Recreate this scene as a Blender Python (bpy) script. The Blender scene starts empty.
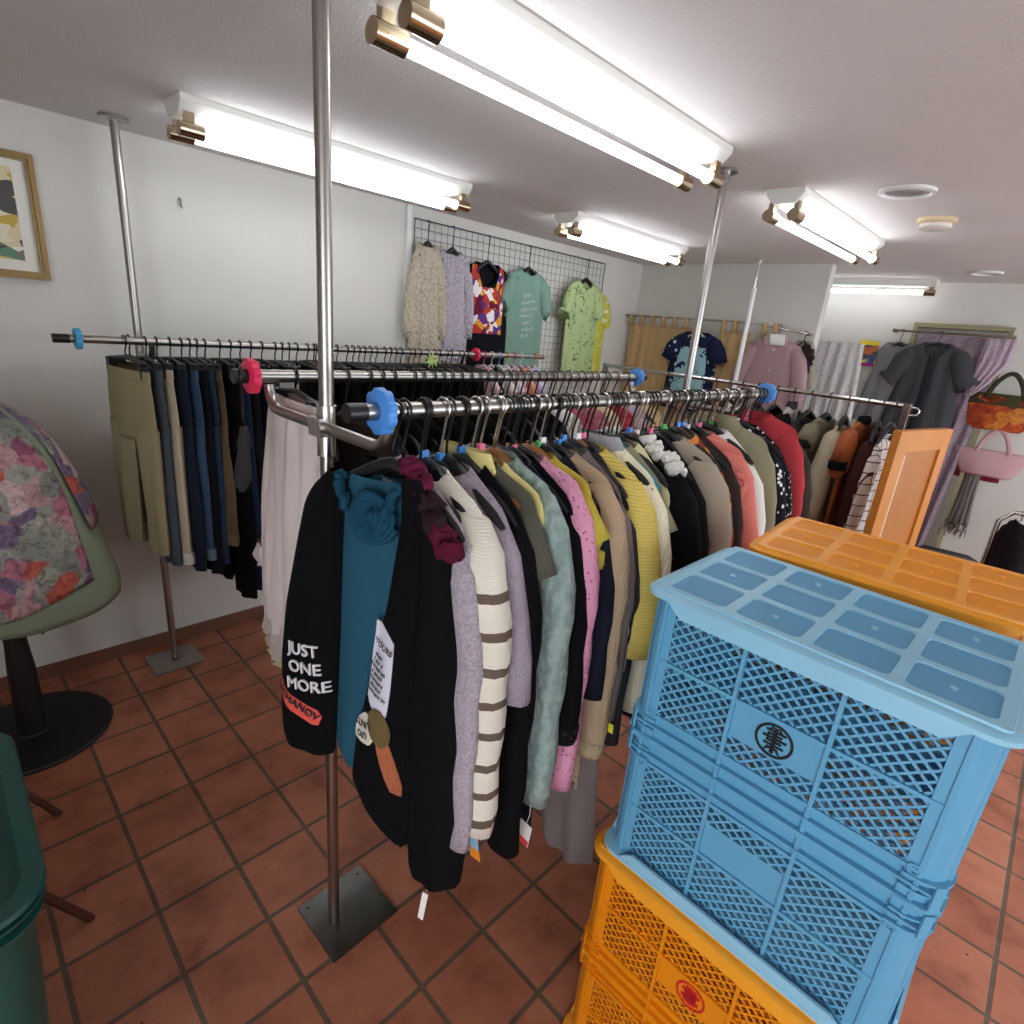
import bpy, bmesh, math, random
from mathutils import Vector, Matrix
random.seed(7)
PI = math.pi
C = bpy.context.scene.collection

# ---------------------------------------------------------------- materials
def lin(c):
    return tuple(((v/255)/12.92 if v/255 <= .04045 else ((v/255+.055)/1.055)**2.4) for v in c) + (1.,)
MATS = {}
def newmat(key):
    m = bpy.data.materials.new(key); m.use_nodes = True
    nt = m.node_tree; b = nt.nodes['Principled BSDF']
    MATS[key] = m
    return m, nt, b
def nd(nt, t, **kw):
    n = nt.nodes.new(t)
    for k, v in kw.items():
        if k in n.inputs: n.inputs[k].default_value = v
        else: setattr(n, k, v)
    return n
def plain(key, rgb, rough=.5, metal=0., bump=0., bscale=80., var=0., emit=0., coat=0., alpha=1.):
    if key in MATS: return MATS[key]
    m, nt, b = newmat(key)
    b.inputs['Base Color'].default_value = lin(rgb)
    b.inputs['Roughness'].default_value = rough; b.inputs['Metallic'].default_value = metal
    b.inputs['Coat Weight'].default_value = coat; b.inputs['Alpha'].default_value = alpha
    if emit:
        b.inputs['Emission Color'].default_value = lin(rgb); b.inputs['Emission Strength'].default_value = emit
    L = nt.links
    if bump or var:
        tc = nd(nt, 'ShaderNodeTexCoord'); no = nd(nt, 'ShaderNodeTexNoise', Scale=bscale, Detail=4.)
        L.new(tc.outputs['Object'], no.inputs['Vector'])
        if bump:
            bp = nd(nt, 'ShaderNodeBump', Strength=bump, Distance=.01)
            L.new(no.outputs['Fac'], bp.inputs['Height']); L.new(bp.outputs['Normal'], b.inputs['Normal'])
        if var:
            n2 = nd(nt, 'ShaderNodeTexNoise', Scale=6., Detail=5.)
            L.new(tc.outputs['Object'], n2.inputs['Vector'])
            mx = nd(nt, 'ShaderNodeMix', data_type='RGBA')
            L.new(n2.outputs['Fac'], mx.inputs['Factor'])
            c = lin(rgb)
            mx.inputs['A'].default_value = tuple(min(1, v*(1-var)) for v in c[:3])+(1,)
            mx.inputs['B'].default_value = tuple(min(1, v*(1+var)) for v in c[:3])+(1,)
            L.new(mx.outputs['Result'], b.inputs['Base Color'])
    return m
def ramp(nt, cols, interp='CONSTANT'):
    r = nd(nt, 'ShaderNodeValToRGB'); r.color_ramp.interpolation = interp
    e = r.color_ramp.elements
    while len(e) < len(cols): e.new(.5)
    for i, (p, c) in enumerate(cols):
        e[i].position = p; e[i].color = lin(c)
    return r
def fab(key, rgb, kind='plain', rgb2=None, s=1., rough=.92, cols=None, bump=.25):
    """cloth: kind picks weave and print"""
    if key in MATS: return MATS[key]
    def mute(c, k=.14): g = .3*c[0]+.59*c[1]+.11*c[2]; return tuple(v+(g-v)*k for v in c)
    rgb = mute(rgb); rgb2 = mute(rgb2) if rgb2 else None; cols = [mute(c, .1) for c in cols] if cols else None
    m, nt, b = newmat(key); L = nt.links
    b.inputs['Roughness'].default_value = rough
    b.inputs['Specular IOR Level'].default_value = .12
    tc = nd(nt, 'ShaderNodeTexCoord'); O = tc.outputs['Object']
    mp = nd(nt, 'ShaderNodeMapping'); L.new(O, mp.inputs['Vector'])
    V = mp.outputs['Vector']
    base = lin(rgb); alt = lin(rgb2) if rgb2 else tuple(v*.72 for v in base[:3])+(1.,)
    mx = nd(nt, 'ShaderNodeMix', data_type='RGBA'); mx.inputs['A'].default_value = base; mx.inputs['B'].default_value = alt
    weave = nd(nt, 'ShaderNodeTexNoise', Scale=350., Detail=2.); L.new(V, weave.inputs['Vector'])
    height = weave.outputs['Fac']; dist = .002
    def math_(op, a, bb=None):
        n = nd(nt, 'ShaderNodeMath', operation=op)
        for i, v in enumerate((a, bb)):
            if v is None: continue
            if isinstance(v, (int, float)): n.inputs[i].default_value = v
            else: L.new(v, n.inputs[i])
        return n.outputs[0]
    sx = nd(nt, 'ShaderNodeSeparateXYZ'); L.new(V, sx.inputs[0])
    X, Y, Z = sx.outputs
    fac = None; color = mx.outputs['Result']
    if kind in ('plain', 'denim'):
        n = nd(nt, 'ShaderNodeTexNoise', Scale=7. if kind == 'plain' else 9., Detail=6., Roughness=.6); L.new(V, n.inputs['Vector'])
        fac = math_('MULTIPLY', n.outputs['Fac'], .55 if kind == 'plain' else 1.)
        if kind == 'denim': fac = math_('POWER', n.outputs['Fac'], 1.6)
    elif kind in ('vrib', 'hrib'):
        w = nd(nt, 'ShaderNodeTexWave', Scale=s*40., Distortion=1.); w.bands_direction = 'X' if kind == 'vrib' else 'Z'
        L.new(V, w.inputs['Vector']); height = w.outputs['Fac']; dist = .003
        fac = math_('MULTIPLY', math_('SUBTRACT', 1., w.outputs['Fac']), .45)
    elif kind == 'cable':
        w = nd(nt, 'ShaderNodeTexWave', Scale=9., Distortion=6., wave_profile='SIN'); w.inputs['Detail Scale'].default_value = 3.
        L.new(V, w.inputs['Vector']); vo = nd(nt, 'ShaderNodeTexVoronoi', Scale=70.); L.new(V, vo.inputs['Vector'])
        height = math_('ADD', w.outputs['Fac'], math_('MULTIPLY', vo.outputs['Distance'], .8)); dist = .007
        fac = math_('MULTIPLY', math_('SUBTRACT', 1., w.outputs['Fac']), .8)
    elif kind == 'boucle':
        vo = nd(nt, 'ShaderNodeTexVoronoi', Scale=160.*s); L.new(V, vo.inputs['Vector'])
        height = vo.outputs['Distance']; dist = .006; fac = vo.outputs['Distance']
    elif kind == 'stripe':       # broad horizontal bands below the chest (s = top of the bands)
        fr = math_('FRACT', math_('MULTIPLY', math_('ADD', Z, 10.), 1/.072))
        fac = math_('MULTIPLY', math_('LESS_THAN', fr, .26), math_('LESS_THAN', Z, s))
        w = nd(nt, 'ShaderNodeTexWave', Scale=60.); w.bands_direction = 'Z'; L.new(V, w.inputs['Vector']); height = w.outputs['Fac']; dist = .004
    elif kind == 'dots':
        vo = nd(nt, 'ShaderNodeTexVoronoi', Scale=38.*s); L.new(V, vo.inputs['Vector']); fac = math_('LESS_THAN', vo.outputs['Distance'], .27)
    elif kind == 'plaid':
        fx = math_('LESS_THAN', math_('FRACT', math_('MULTIPLY', math_('ADD', math_('ADD', X, Y), 10.), 22.)), .12)
        fz = math_('LESS_THAN', math_('FRACT', math_('MULTIPLY', math_('ADD', Z, 10.), 17.)), .1)
        fac = math_('MAXIMUM', fx, fz)
    elif kind == 'print':
        vo = nd(nt, 'ShaderNodeTexVoronoi', Scale=16.*s); L.new(V, vo.inputs['Vector'])
        n = nd(nt, 'ShaderNodeTexNoise', Scale=12.*s, Detail=3.); L.new(V, n.inputs['Vector'])
        sc = nd(nt, 'ShaderNodeSeparateColor'); L.new(vo.outputs['Color'], sc.inputs[0])
        r = ramp(nt, [(i/len(cols), c) for i, c in enumerate(cols)])
        L.new(math_('ADD', math_('MULTIPLY', sc.outputs[0], .8), math_('MULTIPLY', math_('SUBTRACT', n.outputs['Fac'], .4), .5)), r.inputs[0])
        color = r.outputs[0]
    elif kind == 'floral':       # painterly petals: two voronoi layers over a ground
        n = nd(nt, 'ShaderNodeTexNoise', Scale=9.*s, Detail=2.); L.new(V, n.inputs['Vector'])
        add = nd(nt, 'ShaderNodeVectorMath', operation='MULTIPLY_ADD'); L.new(n.outputs['Color'], add.inputs[0]); add.inputs[1].default_value = (.09/s,)*3; L.new(V, add.inputs[2])
        vo = nd(nt, 'ShaderNodeTexVoronoi', Scale=12.*s); L.new(add.outputs[0], vo.inputs['Vector'])
        v2 = nd(nt, 'ShaderNodeTexVoronoi', Scale=27.*s); L.new(add.outputs[0], v2.inputs['Vector'])
        sc = nd(nt, 'ShaderNodeSeparateColor'); L.new(vo.outputs['Color'], sc.inputs[0])
        r = ramp(nt, [(i/len(cols), c) for i, c in enumerate(cols)]); L.new(sc.outputs[0], r.inputs[0])
        s2 = nd(nt, 'ShaderNodeSeparateColor'); L.new(v2.outputs['Color'], s2.inputs[0])
        gr = ramp(nt, [(.1, cols[3]), (.5, cols[6]), (.9, cols[5]) if len(cols) > 6 else (.9, cols[0])] if len(cols) > 6 else [(.1, cols[0]), (.9, cols[2])], 'LINEAR'); L.new(s2.outputs[1], gr.inputs[0])
        pt_ = math_('ADD', vo.outputs['Distance'], math_('MULTIPLY', v2.outputs['Distance'], .28))
        mk = nd(nt, 'ShaderNodeMapRange', interpolation_type='SMOOTHSTEP'); L.new(pt_, mk.inputs[0]); mk.inputs[1].default_value = .78; mk.inputs[2].default_value = .93
        m2 = nd(nt, 'ShaderNodeMix', data_type='RGBA'); L.new(mk.outputs[0], m2.inputs['Factor']); L.new(r.outputs[0], m2.inputs['A']); L.new(gr.outputs[0], m2.inputs['B'])
        br = nd(nt, 'ShaderNodeTexNoise', Scale=42.*s, Detail=3., Distortion=.8); L.new(V, br.inputs['Vector'])
        bl_ = ramp(nt, [(.3, (150, 140, 142)), (.5, (232, 226, 224)), (.68, (255, 255, 255))], 'LINEAR'); L.new(br.outputs['Fac'], bl_.inputs[0])
        m3 = nd(nt, 'ShaderNodeMix', data_type='RGBA', blend_type='MULTIPLY'); m3.inputs['Factor'].default_value = .8; L.new(m2.outputs['Result'], m3.inputs['A']); L.new(bl_.outputs[0], m3.inputs['B'])
        color = m3.outputs['Result']
    elif kind == 'brush':        # scattered dark strokes on a ground
        n = nd(nt, 'ShaderNodeTexNoise', Scale=17.*s, Detail=3., Distortion=1.5); L.new(V, n.inputs['Vector']); fac = math_('GREATER_THAN', n.outputs['Fac'], .61)
    elif kind == 'lace':
        vo = nd(nt, 'ShaderNodeTexVoronoi', Scale=75.*s); L.new(V, vo.inputs['Vector']); fac = math_('LESS_THAN', vo.outputs['Distance'], .22)
        height = vo.outputs['Distance']; dist = .004
    if fac is not None: L.new(fac, mx.inputs['Factor'])
    L.new(color, b.inputs['Base Color'])
    bp = nd(nt, 'ShaderNodeBump', Strength=bump, Distance=dist*4)
    L.new(height, bp.inputs['Height']); L.new(bp.outputs['Normal'], b.inputs['Normal'])
    return m

# ---------------------------------------------------------------- mesh building
class MB:
    def __init__(s): s.v = []; s.f = []; s.mi = []; s.cur = 0
    def add(s, vs, fs):
        o = len(s.v); s.v += [tuple(p) for p in vs]
        for f in fs: s.f.append(tuple(i+o for i in f)); s.mi.append(s.cur)
    def box(s, c, d, rz=0., M=None):
        x, y, z = (k/2 for k in d)
        vs = [Vector((a*x, b*y, e*z)) for a in (-1, 1) for b in (-1, 1) for e in (-1, 1)]
        R = M or Matrix.Rotation(rz, 3, 'Z')
        s.add([R @ p + Vector(c) for p in vs], [(0, 1, 3, 2), (4, 6, 7, 5), (0, 4, 5, 1), (2, 3, 7, 6), (0, 2, 6, 4), (1, 5, 7, 3)])
    def ring_loft(s, rings, cap0=True, cap1=True):
        n = len(rings[0]); o = len(s.v); fs = []
        vs = [p for r in rings for p in r]
        for i in range(len(rings)-1):
            for j in range(n):
                k = (j+1) % n
                fs.append((i*n+j, i*n+k, (i+1)*n+k, (i+1)*n+j))
        if cap0: fs.append(tuple(reversed(range(n))))
        if cap1: fs.append(tuple((len(rings)-1)*n+j for j in range(n)))
        s.add(vs, fs)
    def tube(s, pts, r, n=10, caps=True, flat=1., ref=None, wob=0.):
        """swept tube; r number or list; flat scales the section along ref"""
        P = [Vector(p) for p in pts]; R = r if isinstance(r, (list, tuple)) else [r]*len(P)
        rings = []; a = None
        for i, p in enumerate(P):
            t = (P[min(i+1, len(P)-1)]-P[max(i-1, 0)]).normalized()
            if ref is not None: b = (Vector(ref)-t*t.dot(Vector(ref))).normalized(); a = t.cross(b)
            else:
                if a is None: a = t.orthogonal().normalized()
                else: a = (a-t*t.dot(a)).normalized()
                b = t.cross(a)
            rings.append([p + a*(R[i]*math.cos(2*PI*k/n))*(1+wob*math.sin(i*1.9+k*2.3)) + b*(R[i]*flat*math.sin(2*PI*k/n))*(1+wob*math.sin(i*2.3+k*1.7)) for k in range(n)])
        s.ring_loft(rings, caps, caps)
    def cyl(s, c, r, h, n=24, axis='Z', r2=None):
        ax = {'X': Vector((1, 0, 0)), 'Y': Vector((0, 1, 0)), 'Z': Vector((0, 0, 1))}[axis]
        s.tube([Vector(c)-ax*h/2, Vector(c)+ax*h/2], [r, r2 if r2 is not None else r], n)
    def lathe(s, prof, c=(0, 0, 0), n=32, caps=True):
        s.ring_loft([[Vector((c[0]+r*math.cos(2*PI*k/n), c[1]+r*math.sin(2*PI*k/n), c[2]+z)) for k in range(n)] for r, z in prof], caps, caps)
    def slab(s, rows, y0=0., t=.03, n=36, nv=34, fold=(0, 3, 0), scoop=0., yslope=0., power=.75, wav=0., cap=False):
        """closed cloth shell from silhouette rows (z, x_low, x_high[, t]); returns front(x, z)"""
        rows = [tuple(r) if len(r) == 4 else tuple(r)+(t,) for r in rows]
        d = [0.]
        for a, b in zip(rows, rows[1:]): d.append(d[-1]+math.hypot(a[0]-b[0], max(abs(a[1]-b[1]), abs(a[2]-b[2]))))
        def samp(q):
            q = max(0., min(d[-1], q))
            i = 0
            while i < len(d)-2 and q > d[i+1]: i += 1
            f = (q-d[i])/max(1e-9, d[i+1]-d[i])
            return [a+(b-a)*f for a, b in zip(rows[i], rows[i+1])]
        def sm(q):   # light smoothing along the outline
            w = d[-1]*.012; return [sum(k)/3 for k in zip(samp(q-w), samp(q), samp(q+w))] if w < q < d[-1]-w else samp(q)
        zt, zb = rows[0][0], rows[-1][0]; amp, nf, ph = fold
        xm0 = (rows[0][1]+rows[0][2])/2; nw0 = (rows[0][2]-rows[0][1])/2
        def yof(u, z, tt, side):
            g = (zt-z)/max(.05, zt-zb)
            e = max(0., 1-u*u)**.5
            y = y0+yslope*g + side*tt*(max(0., 1-u*u)**power if abs(u) < 1 else 0)
            return y + amp*(.25+g)*math.sin(nf*PI*u+ph+.9*g) + .35*amp*math.sin(nf*2.3*u+ph*2+7*g)*e
        rings = []
        for i in range(nv):
            q = d[-1]*(i/(nv-1))
            z, xl, xr, tt = sm(q); R = []
            for k in range(n):
                th = 2*PI*k/n; u = math.cos(th); side = 1 if math.sin(th) > 0 else -1
                x = (xl+xr)/2+(xr-xl)/2*u; zz = z
                if abs(math.sin(th)) < 1e-6: side = 0
                if scoop and side < 0 and abs(x-xm0) < nw0: zz = min(z, zt-scoop*(1-((x-xm0)/nw0)**2)**.5)
                if wav and i == nv-1: zz += wav*math.sin(k*1.9+ph)
                R.append(Vector((x, yof(u, z, tt, side), zz)))
            rings.append(R)
        s.ring_loft(rings, cap, cap)
        def front(x, z):
            lo, hi = 0., d[-1]
            for _ in range(24):
                mid = (lo+hi)/2
                if samp(mid)[0] > z: lo = mid
                else: hi = mid
            _, xl, xr, tt = sm(lo); u = max(-.98, min(.98, (x-(xl+xr)/2)/max(1e-6, (xr-xl)/2)))
            return yof(u, z, tt, -1)
        return front
    def build(s, name, mat, parent=None, smooth=True, off=None, sharp=None):
        me = bpy.data.meshes.new(name)
        vs = s.v if off is None else [(a-off[0], b-off[1], c-off[2]) for a, b, c in s.v]
        me.from_pydata(vs, [], s.f)
        for m in (mat if isinstance(mat, (list, tuple)) else [mat]): me.materials.append(m)
        me.polygons.foreach_set('material_index', s.mi)
        bm = bmesh.new(); bm.from_mesh(me)
        bmesh.ops.remove_doubles(bm, verts=bm.verts, dist=1e-5)
        bmesh.ops.recalc_face_normals(bm, faces=bm.faces)
        if smooth:
            for f in bm.faces: f.smooth = True
            if sharp:
                for e in bm.edges:
                    if len(e.link_faces) == 2 and e.calc_face_angle(0) > sharp: e.smooth = False
        bm.to_mesh(me); bm.free()
        o = bpy.data.objects.new(name, me); C.objects.link(o)
        if parent: o.parent = parent
        return o
SH = math.radians(38)
def thing(name, label, cat, loc=(0, 0, 0), rz=0., group=None):
    o = bpy.data.objects.new(name, None); C.objects.link(o); o.location = loc; o.rotation_euler = (0, 0, rz); o.empty_display_size = .05
    return tag(o, label, cat, group)
def tag(o, label, cat, group=None, kind=None):
    if label: o['label'] = label
    if cat: o['category'] = cat
    if group: o['group'] = group
    if kind: o['kind'] = kind
    return o
def struct(o):
    o['kind'] = 'structure'; return o
def copy_tree(o, parent=None):
    c = o.copy(); C.objects.link(c)
    if parent: c.parent = parent
    for ch in list(o.children): copy_tree(ch, c)
    return c

# ---------------------------------------------------------------- shared materials
CEIL = 2.36; YW = 3.04; XF = 4.66; XB = 5.72
chrome = plain('chrome', (205, 203, 198), .2, 1.)
steel = plain('brushed_steel', (170, 166, 160), .3, 1., var=.12)
blackp = plain('black_plastic', (17, 17, 19), .38)
hookm = plain('hook_black', (14, 14, 15), .3)
woodh = plain('hanger_wood', (150, 98, 44), .45, var=.25)
tealp = plain('teal_plastic', (40, 128, 150), .4)
whitep = plain('white_plastic', (232, 232, 230), .45)
ringblue = plain('ring_blue', (72, 140, 215), .4)
ringcyan = plain('ring_cyan', (60, 160, 205), .4)
ringpink = plain('ring_pink', (225, 40, 85), .4)
wallm = plain('painted_wall', (211, 208, 201), .85, bump=.12, bscale=140., var=.02)
ceilm = plain('painted_ceiling', (214, 210, 207), .9, bump=.35, bscale=120.)
tubem = plain('fluorescent_tube', (246, 249, 255), .4, emit=8.)
enamel = plain('fixture_enamel', (225, 225, 218), .35)
brassy = plain('fixture_cap', (196, 178, 150), .22, 1.)
gridm = plain('grid_wire', (92, 92, 92), .4, .6)
tagm = plain('paper_tag', (238, 236, 230), .7)

# ---------------------------------------------------------------- setting
def tilemat():
    m, nt, b = newmat('terracotta_tile'); L = nt.links
    tc = nd(nt, 'ShaderNodeTexCoord'); mp = nd(nt, 'ShaderNodeMapping'); L.new(tc.outputs['Object'], mp.inputs['Vector'])
    mp.inputs['Location'].default_value = (-.466+.2285*20, -1.277+.228*20, 0)
    br = nd(nt, 'ShaderNodeTexBrick'); br.offset = 0.; br.squash = 1.
    for k, v in (('Scale', 1.), ('Brick Width', .2285), ('Row Height', .228), ('Mortar Size', .0072), ('Mortar Smooth', .25), ('Bias', 0.)): br.inputs[k].default_value = v
    br.inputs['Color1'].default_value = lin((180, 116, 90)); br.inputs['Color2'].default_value = lin((200, 136, 108)); br.inputs['Mortar'].default_value = lin((112, 98, 84))
    L.new(mp.outputs['Vector'], br.inputs['Vector'])
    n = nd(nt, 'ShaderNodeTexNoise', Scale=5., Detail=6., Roughness=.62); L.new(tc.outputs['Object'], n.inputs['Vector'])
    r = ramp(nt, [(.3, (178, 154, 146)), (.5, (228, 214, 208)), (.72, (255, 250, 246))], 'LINEAR'); L.new(n.outputs['Fac'], r.inputs[0])
    mu = nd(nt, 'ShaderNodeMix', data_type='RGBA', blend_type='MULTIPLY'); mu.inputs['Factor'].default_value = .9
    L.new(br.outputs['Color'], mu.inputs['A']); L.new(r.outputs[0], mu.inputs['B'])
    v = nd(nt, 'ShaderNodeTexVoronoi', Scale=9.); L.new(tc.outputs['Object'], v.inputs['Vector'])
    sp = nd(nt, 'ShaderNodeMath', operation='LESS_THAN'); sp.inputs[1].default_value = .035; L.new(v.outputs['Distance'], sp.inputs[0])
    m2 = nd(nt, 'ShaderNodeMix', data_type='RGBA'); L.new(sp.outputs[0], m2.inputs['Factor']); L.new(mu.outputs['Result'], m2.inputs['A']); m2.inputs['B'].default_value = lin((60, 36, 28))
    L.new(m2.outputs['Result'], b.inputs['Base Color'])
    b.inputs['Roughness'].default_value = .5; b.inputs['Specular IOR Level'].default_value = .35
    bp = nd(nt, 'ShaderNodeBump', Strength=.5, Distance=.004); iv = nd(nt, 'ShaderNodeMath', operation='SUBTRACT'); iv.inputs[0].default_value = 1.
    L.new(br.outputs['Fac'], iv.inputs[1]); L.new(iv.outputs[0], bp.inputs['Height']); L.new(bp.outputs['Normal'], b.inputs['Normal'])
    return m
def slabbox(name, x0, x1, y0, y1, z0, z1, mat):
    m = MB(); m.box(((x0+x1)/2, (y0+y1)/2, (z0+z1)/2), (x1-x0, y1-y0, z1-z0))
    return struct(m.build(name, mat, smooth=False))
YR = -2.6; XN = -1.5
slabbox('floor', XN-.1, XB+1.3, YR-.1, YW+.1, -.1, 0, tilemat())
slabbox('ceiling', XN-.1, XB+1.3, YR-.1, YW+.1, CEIL, CEIL+.1, ceilm)
slabbox('wall_left', XN-.1, XB+1.3, YW, YW+.1, 0, CEIL, wallm)
m = MB()
for (a, b, c, d) in ((.1, YW, 0, CEIL), (YR, -2.4, 0, CEIL), (-2.4, .1, 0, .35), (-2.4, .1, 2.2, CEIL)): m.box((XN-.05, (a+b)/2, (c+d)/2), (.1, b-a, d-c))
struct(m.build('wall_near', wallm, smooth=False))  # unseen wall; its opening is added to let fill light onto the crate fronts
m = MB()
for y in (-2.37, -1.15, .07): m.box((XN-.05, y, 1.275), (.06, .06, 1.85))
struct(m.build('fill_opening_frame', steel, smooth=False))  # posts in the added light opening behind the camera
slabbox('wall_far', XF, XF+.1, 1.475, YW, 0, CEIL, wallm)
DY0, DY1, DZ = .46, 1.06, 2.03                      # the doorway in the end wall
m = MB()
for (a, b, c, d) in ((YR, DY0, 0, CEIL), (DY1, YW, 0, CEIL), (DY0, DY1, DZ, CEIL)):
    m.box((XB+.06, (a+b)/2, (c+d)/2), (.12, b-a, d-c))
struct(m.build('wall_end', wallm, smooth=False))
slabbox('wall_beyond', XB+1.2, XB+1.3, YR, YW, 0, CEIL, wallm)
olive = plain('olive_paint', (150, 142, 108), .6)
m = MB()
m.box((XB+.02, DY0, DZ/2), (.15, .028, DZ)); m.box((XB+.02, DY1, DZ/2), (.15, .028, DZ)); m.box((XB+.02, (DY0+DY1)/2, DZ+.012), (.15, DY1-DY0+.028, .032))
struct(m.build('trim_1', olive, smooth=False))
basem = plain('skirting_tile', (112, 74, 56), .5, var=.3)
slabbox('baseboard_left', XN, XF, YW-.012, YW, 0, .065, basem)
slabbox('baseboard_far', XF-.012, XF, 1.475, YW-.012, 0, .065, basem)
# the street side: wall under and over a broad shop window
m = MB(); m.box(((XN+XB)/2, YR-.05, .25), (XB-XN, .1, .5)); m.box(((XN+XB)/2, YR-.05, 2.28), (XB-XN, .1, .16))
m.box(((XN+1.6)/2, YR-.05, 1.35), (1.6-XN, .1, 1.7))
struct(m.build('wall_right', wallm, smooth=False))
m = MB()
for x in (1.63, 2.9, 4.2, XB-.05): m.box((x, YR-.05, 1.35), (.07, .07, 1.7))
struct(m.build('window_1', steel, smooth=False))

# ---------------------------------------------------------------- lamps
def fixture(cx, cy, L, w, label, rz=0., tubes=2, gap=.11):
    t = thing('fluorescent_light', label, 'ceiling light', (cx, cy, CEIL-.13), rz, 'fluorescent ceiling lights')
    zo = .13
    m = MB()      # channel with slanted sides
    prof = [(-w/2, zo), (-w/2, zo-.02), (-w*.28, zo-.055), (w*.28, zo-.055), (w/2, zo-.02), (w/2, zo)]
    m.ring_loft([[Vector((x, y, z)) for y, z in prof] for x in (-L/2, L/2)])
    m.build('housing', enamel, t, smooth=False)
    ys = (-gap/2, gap/2) if tubes == 2 else (0.,)
    for y in ys:
        m = MB(); m.cyl((0, y, .034), .0155, L-.13, 16, 'X'); m.build('tube', tubem, t, sharp=SH)
        for s in (-1, 1):
            m = MB(); m.cyl((s*(L/2-.035), y, .034), .023, .075, 20, 'X'); m.box((s*(L/2-.03), y, .06), (.03, .02, .05))
            m.build('tube_socket', brassy, t, sharp=SH)
    return t
fixture(1.345, 1.1, 1.25, .18, 'large twin tube fluorescent light directly above the front clothes rail')
fixture(1.345, 2.36, 1.24, .16, 'twin tube fluorescent light along the white wall above the trousers', gap=.1)
fixture(3.22, 2.24, 1.22, .17, 'twin tube fluorescent light above the shirts on the wire grid', gap=.1)
fixture(3.16, 1.04, 1.27, .15, 'twin tube fluorescent light further in beside the smoke detector', gap=.1)
fixture(5.5, 1.62, 1.3, .13, 'single tube fluorescent light in front of the end wall', PI/2, 1)
def downlight(x, y, r, label):
    t = thing('recessed_downlight', label, 'ceiling light', (x, y, CEIL-.012))
    m = MB(); m.lathe([(r, .011), (r, 0), (r*.86, -.004), (r*.8, .006)], caps=False, n=40); m.build('trim_ring', plain('dl_trim', (225, 224, 222), .4), t, sharp=SH)
    m = MB(); m.lathe([(r*.82, .004), (r*.55, .0105), (.001, .0115)], caps=False, n=40); m.build('reflector', chrome, t)
downlight(2.71, .66, .095, 'recessed downlight with shiny reflector beside the smoke detector')
downlight(5.06, .64, .09, 'small recessed downlight near the doorway curtain')
t = thing('smoke_detector', 'round cream smoke detector on the ceiling', 'smoke detector', (3.27, .65, CEIL-.045))
m = MB(); m.lathe([(.075, .045), (.078, .03), (.07, .024)]); m.build('mounting_base', plain('detector_base', (214, 196, 160), .5), t, sharp=SH)
m = MB(); m.lathe([(.06, .024), (.062, .01), (.05, .001), (.02, -.001)]); m.build('sensor_cover', plain('detector', (222, 216, 205), .5), t, sharp=SH)

# ---------------------------------------------------------------- racks
RR = .0155
Y1, Y2, Z1 = .883, 1.40, 1.581
Y3, Z3 = 2.66, 1.562
X4, Z4 = 3.68, 1.525
def size_ring(x, y, z, r, mat, label, axis='X'):
    m = MB(); n = 96; rin = .0165
    def R(k, q): return r*(1+.045*math.tanh(3*math.cos(9*2*PI*k/n)))*q
    rings = []
    for h, q in ((-.011, .88), (-.008, 1.), (.008, 1.), (.011, .88)):
        rings.append([Vector((h, R(k, q)*math.cos(2*PI*k/n), R(k, q)*math.sin(2*PI*k/n))) for k in range(n)])
    rings.append([Vector((.011, rin*math.cos(2*PI*k/n), rin*math.sin(2*PI*k/n))) for k in range(n)])
    rings.append([Vector((-.011, rin*math.cos(2*PI*k/n), rin*math.sin(2*PI*k/n))) for k in range(n)])
    rings.append(rings[0])
    m.ring_loft(rings, False, False)
    o = m.build('size_divider_ring', mat, sharp=SH); o.location = (x, y, z)
    if axis == 'Y': o.rotation_euler.z = PI/2
    return tag(o, label, 'size ring')
rack = thing('clothes_rack', 'chrome floor-to-ceiling double rail clothes rack in the middle of the shop', 'clothes rack', (.606, 1.141, 0))
ro = (.606, 1.141, 0)
for (px, yaw) in ((.606, .09), (2.2, 0)):
    m = MB(); m.cyl((px, 1.141, CEIL/2), RR, CEIL-.02, 24); p = m.build('pole', steel, rack, off=ro, sharp=SH)
    m = MB(); m.box((px+.045, 1.141, .005), (.215, .21, .008), yaw*.3)
    for sx in (-1, 1):
        for sy in (-1, 1): m.cyl((px+.045+sx*.085, 1.141+sy*.085, .011), .006, .005, 10)
    m.build('base_plate', plain('scuffed_steel', (120, 118, 114), .32, 1., var=.3), rack, smooth=False, off=ro)
    m = MB(); m.cyl((px, 1.141, CEIL-.006), .045, .01, 24); m.cyl((px, 1.141, CEIL-.025), .02, .03, 20); m.build('ceiling_foot', steel, rack, off=ro, sharp=SH)
    m = MB()     # U shaped cross arm that carries both rails
    pts = []
    zc = Z1-.075
    for k in range(8):
        a = PI/2*k/7; pts.append((px-.012, Y1+.05-.05*math.sin(PI/2-a) if False else Y1+.05*(1-math.cos(a)), zc+.055*(1-math.sin(a))))
    pts += [(px-.012, Y1+.1+i*(Y2-Y1-.2)/6, zc) for i in range(7)]
    for k in range(8):
        a = PI/2*k/7; pts.append((px-.012, Y2-.05*(1-math.sin(a)), zc+.055*(1-math.cos(a))))
    m.tube(pts, .0125, 14); m.build('cross_arm', steel, rack, off=ro, sharp=SH)
    m = MB(); m.cyl((px, 1.141, zc-.01), .021, .11, 24); m.box((px-.02, 1.141, zc), (.02, .05, .04)); m.build('arm_clamp', chrome, rack, off=ro, sharp=SH)
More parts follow.
